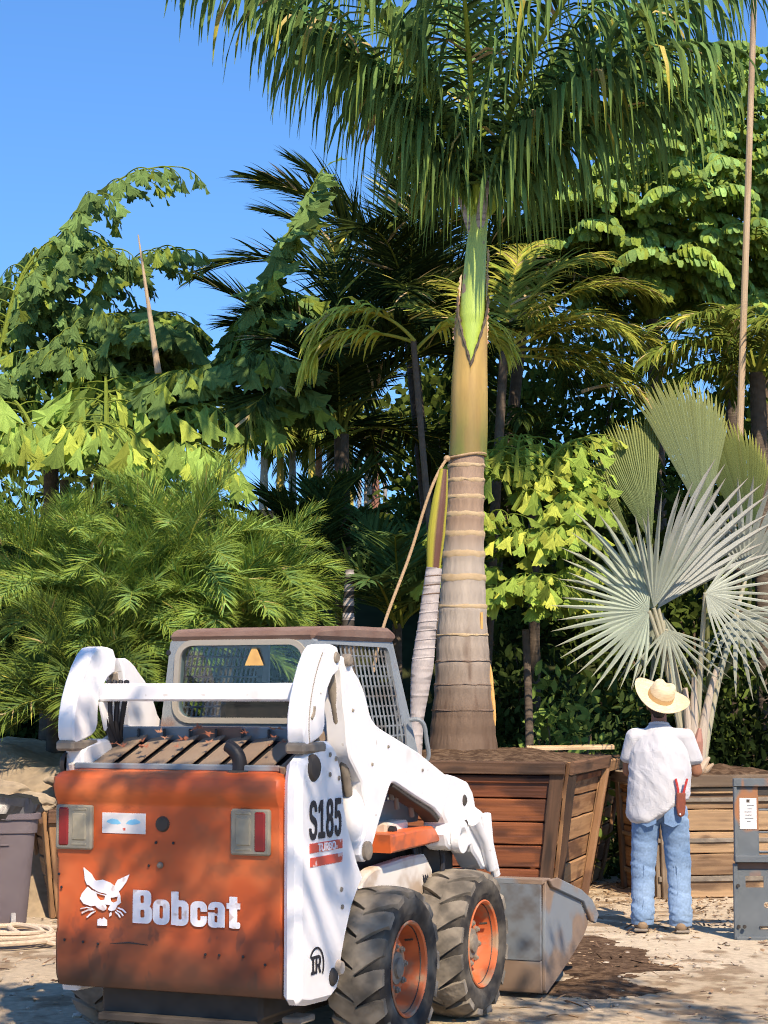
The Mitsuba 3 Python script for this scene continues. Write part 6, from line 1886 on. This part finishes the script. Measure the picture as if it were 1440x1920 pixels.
# shrubs filling the shade
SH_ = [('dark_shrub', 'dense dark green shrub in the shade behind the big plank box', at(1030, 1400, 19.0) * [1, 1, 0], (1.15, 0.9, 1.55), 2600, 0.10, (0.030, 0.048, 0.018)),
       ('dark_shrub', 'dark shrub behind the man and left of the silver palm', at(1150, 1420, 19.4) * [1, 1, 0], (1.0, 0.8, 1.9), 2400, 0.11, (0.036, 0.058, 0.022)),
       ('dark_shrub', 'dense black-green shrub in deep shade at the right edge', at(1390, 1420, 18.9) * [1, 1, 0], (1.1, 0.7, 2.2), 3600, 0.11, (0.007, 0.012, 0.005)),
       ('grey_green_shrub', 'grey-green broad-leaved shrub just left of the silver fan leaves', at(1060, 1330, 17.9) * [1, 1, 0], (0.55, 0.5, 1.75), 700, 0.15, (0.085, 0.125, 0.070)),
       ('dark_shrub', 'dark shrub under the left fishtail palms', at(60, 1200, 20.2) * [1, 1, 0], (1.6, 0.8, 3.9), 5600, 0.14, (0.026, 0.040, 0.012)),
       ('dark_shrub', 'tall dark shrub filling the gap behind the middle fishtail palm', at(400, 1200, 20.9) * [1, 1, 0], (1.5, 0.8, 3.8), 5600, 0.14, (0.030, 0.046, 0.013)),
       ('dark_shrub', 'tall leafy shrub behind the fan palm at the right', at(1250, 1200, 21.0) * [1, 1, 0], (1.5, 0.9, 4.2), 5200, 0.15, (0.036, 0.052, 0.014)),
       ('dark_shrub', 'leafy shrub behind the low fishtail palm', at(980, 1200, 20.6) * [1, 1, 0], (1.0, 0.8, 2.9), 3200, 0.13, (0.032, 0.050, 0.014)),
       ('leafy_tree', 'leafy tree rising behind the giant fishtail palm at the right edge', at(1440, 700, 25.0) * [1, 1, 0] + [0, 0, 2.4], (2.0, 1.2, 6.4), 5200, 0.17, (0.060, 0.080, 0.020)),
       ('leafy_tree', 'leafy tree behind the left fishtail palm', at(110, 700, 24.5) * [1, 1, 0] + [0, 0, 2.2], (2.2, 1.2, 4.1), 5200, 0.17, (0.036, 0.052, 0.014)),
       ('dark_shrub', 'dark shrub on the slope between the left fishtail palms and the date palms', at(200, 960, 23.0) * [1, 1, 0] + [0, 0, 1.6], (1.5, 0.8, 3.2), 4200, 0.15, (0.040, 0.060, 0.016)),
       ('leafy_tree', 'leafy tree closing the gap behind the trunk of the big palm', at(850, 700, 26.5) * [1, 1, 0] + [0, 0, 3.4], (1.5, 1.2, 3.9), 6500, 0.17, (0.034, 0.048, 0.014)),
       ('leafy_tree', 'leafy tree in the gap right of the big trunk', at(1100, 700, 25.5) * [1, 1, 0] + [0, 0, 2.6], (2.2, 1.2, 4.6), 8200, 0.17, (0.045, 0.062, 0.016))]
SH_ += [('leafy_tree', 'leafy tree just past the left edge of the picture', np.array([-5.6, 19.6, 0.0]), (1.9, 1.0, 5.0), 4500, 0.17, (0.045, 0.066, 0.018)),
        ('leafy_tree', 'leafy tree farther past the left edge of the picture', np.array([-8.6, 20.4, 0.0]), (2.1, 1.0, 4.6), 4500, 0.17, (0.040, 0.060, 0.016)),
        ('leafy_tree', 'leafy tree just past the right edge of the picture', np.array([6.2, 19.6, 0.0]), (1.9, 1.0, 5.6), 4500, 0.17, (0.045, 0.066, 0.018)),
        ('leafy_tree', 'leafy tree farther past the right edge of the picture', np.array([9.2, 20.4, 0.0]), (2.1, 1.0, 5.0), 4500, 0.17, (0.040, 0.060, 0.016))]
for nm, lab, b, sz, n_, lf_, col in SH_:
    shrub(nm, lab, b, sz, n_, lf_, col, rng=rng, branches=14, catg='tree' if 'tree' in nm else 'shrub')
# green bushes on the slope behind, and the row of potted palms on the terrace
for k, (px_, py_, D, w) in enumerate(((520, 1040, 27.5, 1.0), (600, 1030, 27.0, 0.9), (680, 1035, 27.6, 1.0), (760, 1040, 27.0, 1.0), (830, 1030, 28.2, 0.9), (900, 1030, 28.0, 1.0), (440, 1040, 28.0, 1.0), (980, 1020, 28.0, 1.1))):
    b = at(px_, py_, D)
    b[2] = float(hill_z(np.array([b[0]]), np.array([D]))[0])
    shrub('slope_bush', 'rounded green bush on the slope below the terrace, number %s from the left' % ('one two three four five six seven eight'.split()[[6, 0, 1, 2, 3, 4, 5, 7].index(k)]), b, (w * 1.1, 0.8, 0.75), 900, 0.12, (0.060, 0.095, 0.030), 'bushes on the slope', rng=rng)
cols_ = [(0.50, 0.42, 0.30), (0.50, 0.36, 0.05), (0.45, 0.44, 0.40), (0.50, 0.42, 0.06), (0.42, 0.22, 0.12), (0.55, 0.52, 0.46), (0.46, 0.38, 0.06), (0.30, 0.14, 0.09)]
for k, px_ in enumerate((494, 524, 548, 583, 598, 618, 655, 704, 690)):
    D = 30.6 + 0.3 * (k % 3)
    b = at(px_, 972, D)
    b[2] = 4.25
    t = thing('potted_palm', 'potted palm on the terrace seen between the trunks, %s from the left' % 'first second third fourth fifth sixth seventh ninth eighth'.split()[k], 'potted palm', 'potted palms on the terrace')
    put('pot', rot_to(np.eye(3), b, lathe([(0.0, 0.0), (0.20, 0.0), (0.25, 0.36), (0.26, 0.38), (0.23, 0.37), (0.0, 0.34)], 18)), 'm_plastic_black', t)
    c = b + [rng.normal(0, 0.04), 0, 1.45]
    put('trunk', trunk_mesh([b + [0, 0, 0.3], (b + c) / 2, c], [0.085, 0.065, 0.05], 10), 'm_stem', t, color=np.tile(cols_[k % 8], (30 * 10 + 2, 1)))
    for (az, el, L, dr_) in ring_f(9, (25, 75), 1.3, 95):
        frond(t, feather(c, az, el, L, dr_, n=30, ll=0.5, lw=0.02, col=np.array(LIME) * rng.uniform(0.6, 1.1), hang=1.2, rng=rng))
for k, (px_, y0, y1) in enumerate(((722, 972, 905), (674, 960, 850))):
    single('terrace_post', tube([at(px_, y0, 30.0), at(px_, y1, 30.0)], 0.034, 10), 'm_wheel_grey', ('short' if k == 0 else 'tall') + ' pale post standing on the terrace behind the cab', 'post', 'pale posts on the terrace')

# wooden poles
for (x0, y0, x1, y1, D, r0_, lab) in ((1392, 662, 1416, -60, 18.6, 0.034, 'tall tan wooden pole at the right edge'), (297, 700, 259, 440, 17.2, 0.030, 'short tapering tan spear rising among the left fishtail fronds')):
    p0, p1 = at(x0, y0, D), at(x1, y1, D)
    pts = np.linspace(p0 + (p0 - p1) * 0.35, p1, 14) if x0 > 700 else np.linspace(p0, p1, 14)
    m_ = tube(pts, np.linspace(r0_ * 1.05, r0_ * 0.85 if x0 > 700 else 0.006, 14), 10)
    uv = np.c_[np.r_[np.repeat(np.linspace(0, 3, 14), 10), 0, 3] + 50 * 7, np.r_[np.tile(np.linspace(0, 0.2, 10), 14), 0, 0]]
    single('pole', m_, 'm_pole', lab, 'pole', uv=uv)


# ------------------------------------------------------------------ the tree that stands behind the photographer and throws its shade over the loader's tail
sh_t = thing('shade_tree', 'broad-leaved shade tree standing out of the picture behind the camera', 'tree')
rng = np.random.default_rng(5)
TB = np.array([3.6, 2.2, 0.0])
TT = np.array([3.1, 2.9, 3.6])
m_ = trunk_mesh([TB - [0, 0, 0.1], (TB + TT) / 2 + [0.1, 0, 0], TT], [0.24, 0.18, 0.14], 14)
put('trunk', m_, 'm_bark', sh_t)


def LW_(x, y, z):
    return LR @ np.array([x, y, z]) + LO


SHADE = [(LW_(-0.88, 0.02, 0.80), 0.17, 70), (LW_(-0.88, -0.22, 1.20), 0.13, 55), (LW_(-0.88, 0.10, 1.28), 0.12, 55), (LW_(-0.88, 0.45, 0.50), 0.16, 50), (LW_(-0.88, -0.40, 0.62), 0.12, 40), (LW_(-0.88, 0.04, 1.05), 0.10, 45),
         (LW_(-0.60, -0.62, 1.24), 0.16, 90), (LW_(-0.55, -0.62, 0.95), 0.14, 60), (LW_(0.05, -0.78, 0.55), 0.24, 150), (LW_(-0.12, -0.75, 0.25), 0.22, 130),
         (np.array([-2.25, 10.7, 0.0]), 0.50, 420), (np.array([-2.6, 10.2, 0.0]), 0.5, 400), (np.array([1.35, 11.35, 0.0]), 0.26, 150), (np.array([1.05, 10.9, 0.0]), 0.30, 180), (np.array([1.7, 10.5, 0.0]), 0.25, 140), (np.array([0.75, 10.3, 0.0]), 0.22, 110)]
acc, bacc = Acc(), Acc()
for P_s, r_s, n_s in SHADE:
    tt = rng.uniform(7.0, 8.4) if P_s[2] < 0.01 else rng.uniform(6.3, 8.0)
    c = P_s + SUN * tt
    pts = smooth_path([TT, (TT * 0.5 + c * 0.5) + [0.7, -0.3, 0.9], c], 9)
    tb = tube(pts, np.linspace(0.035, 0.006, 9), 5)
    bacc.add(tb.vertices, tb.faces, (0.07, 0.055, 0.04))
    P0 = c + np.clip(rng.normal(0, 0.62, (n_s, 3)), -1.0, 1.0) * r_s
    D = nrm(rng.normal(0, 1, (n_s, 3)) + [0, 0, -0.4])
    L = rng.uniform(0.07, 0.13, n_s)
    cc = np.array([0.05, 0.075, 0.018]) * rng.uniform(0.6, 1.4, (n_s, 1))
    strips(P0, D, L, L * 0.24, 0.3, nrm(rng.normal(0, 0.7, (n_s, 3)) + SUN), cc, cc, prof=[0.2, 1.0, 0.8, 0.05], acc=acc)
m_, c_ = bacc.mesh(1.0)
put('branches', m_, 'm_stem', sh_t, color=c_)
m_, c_ = acc.mesh()
put('leaves', m_, 'm_leaf', sh_t, color=c_)
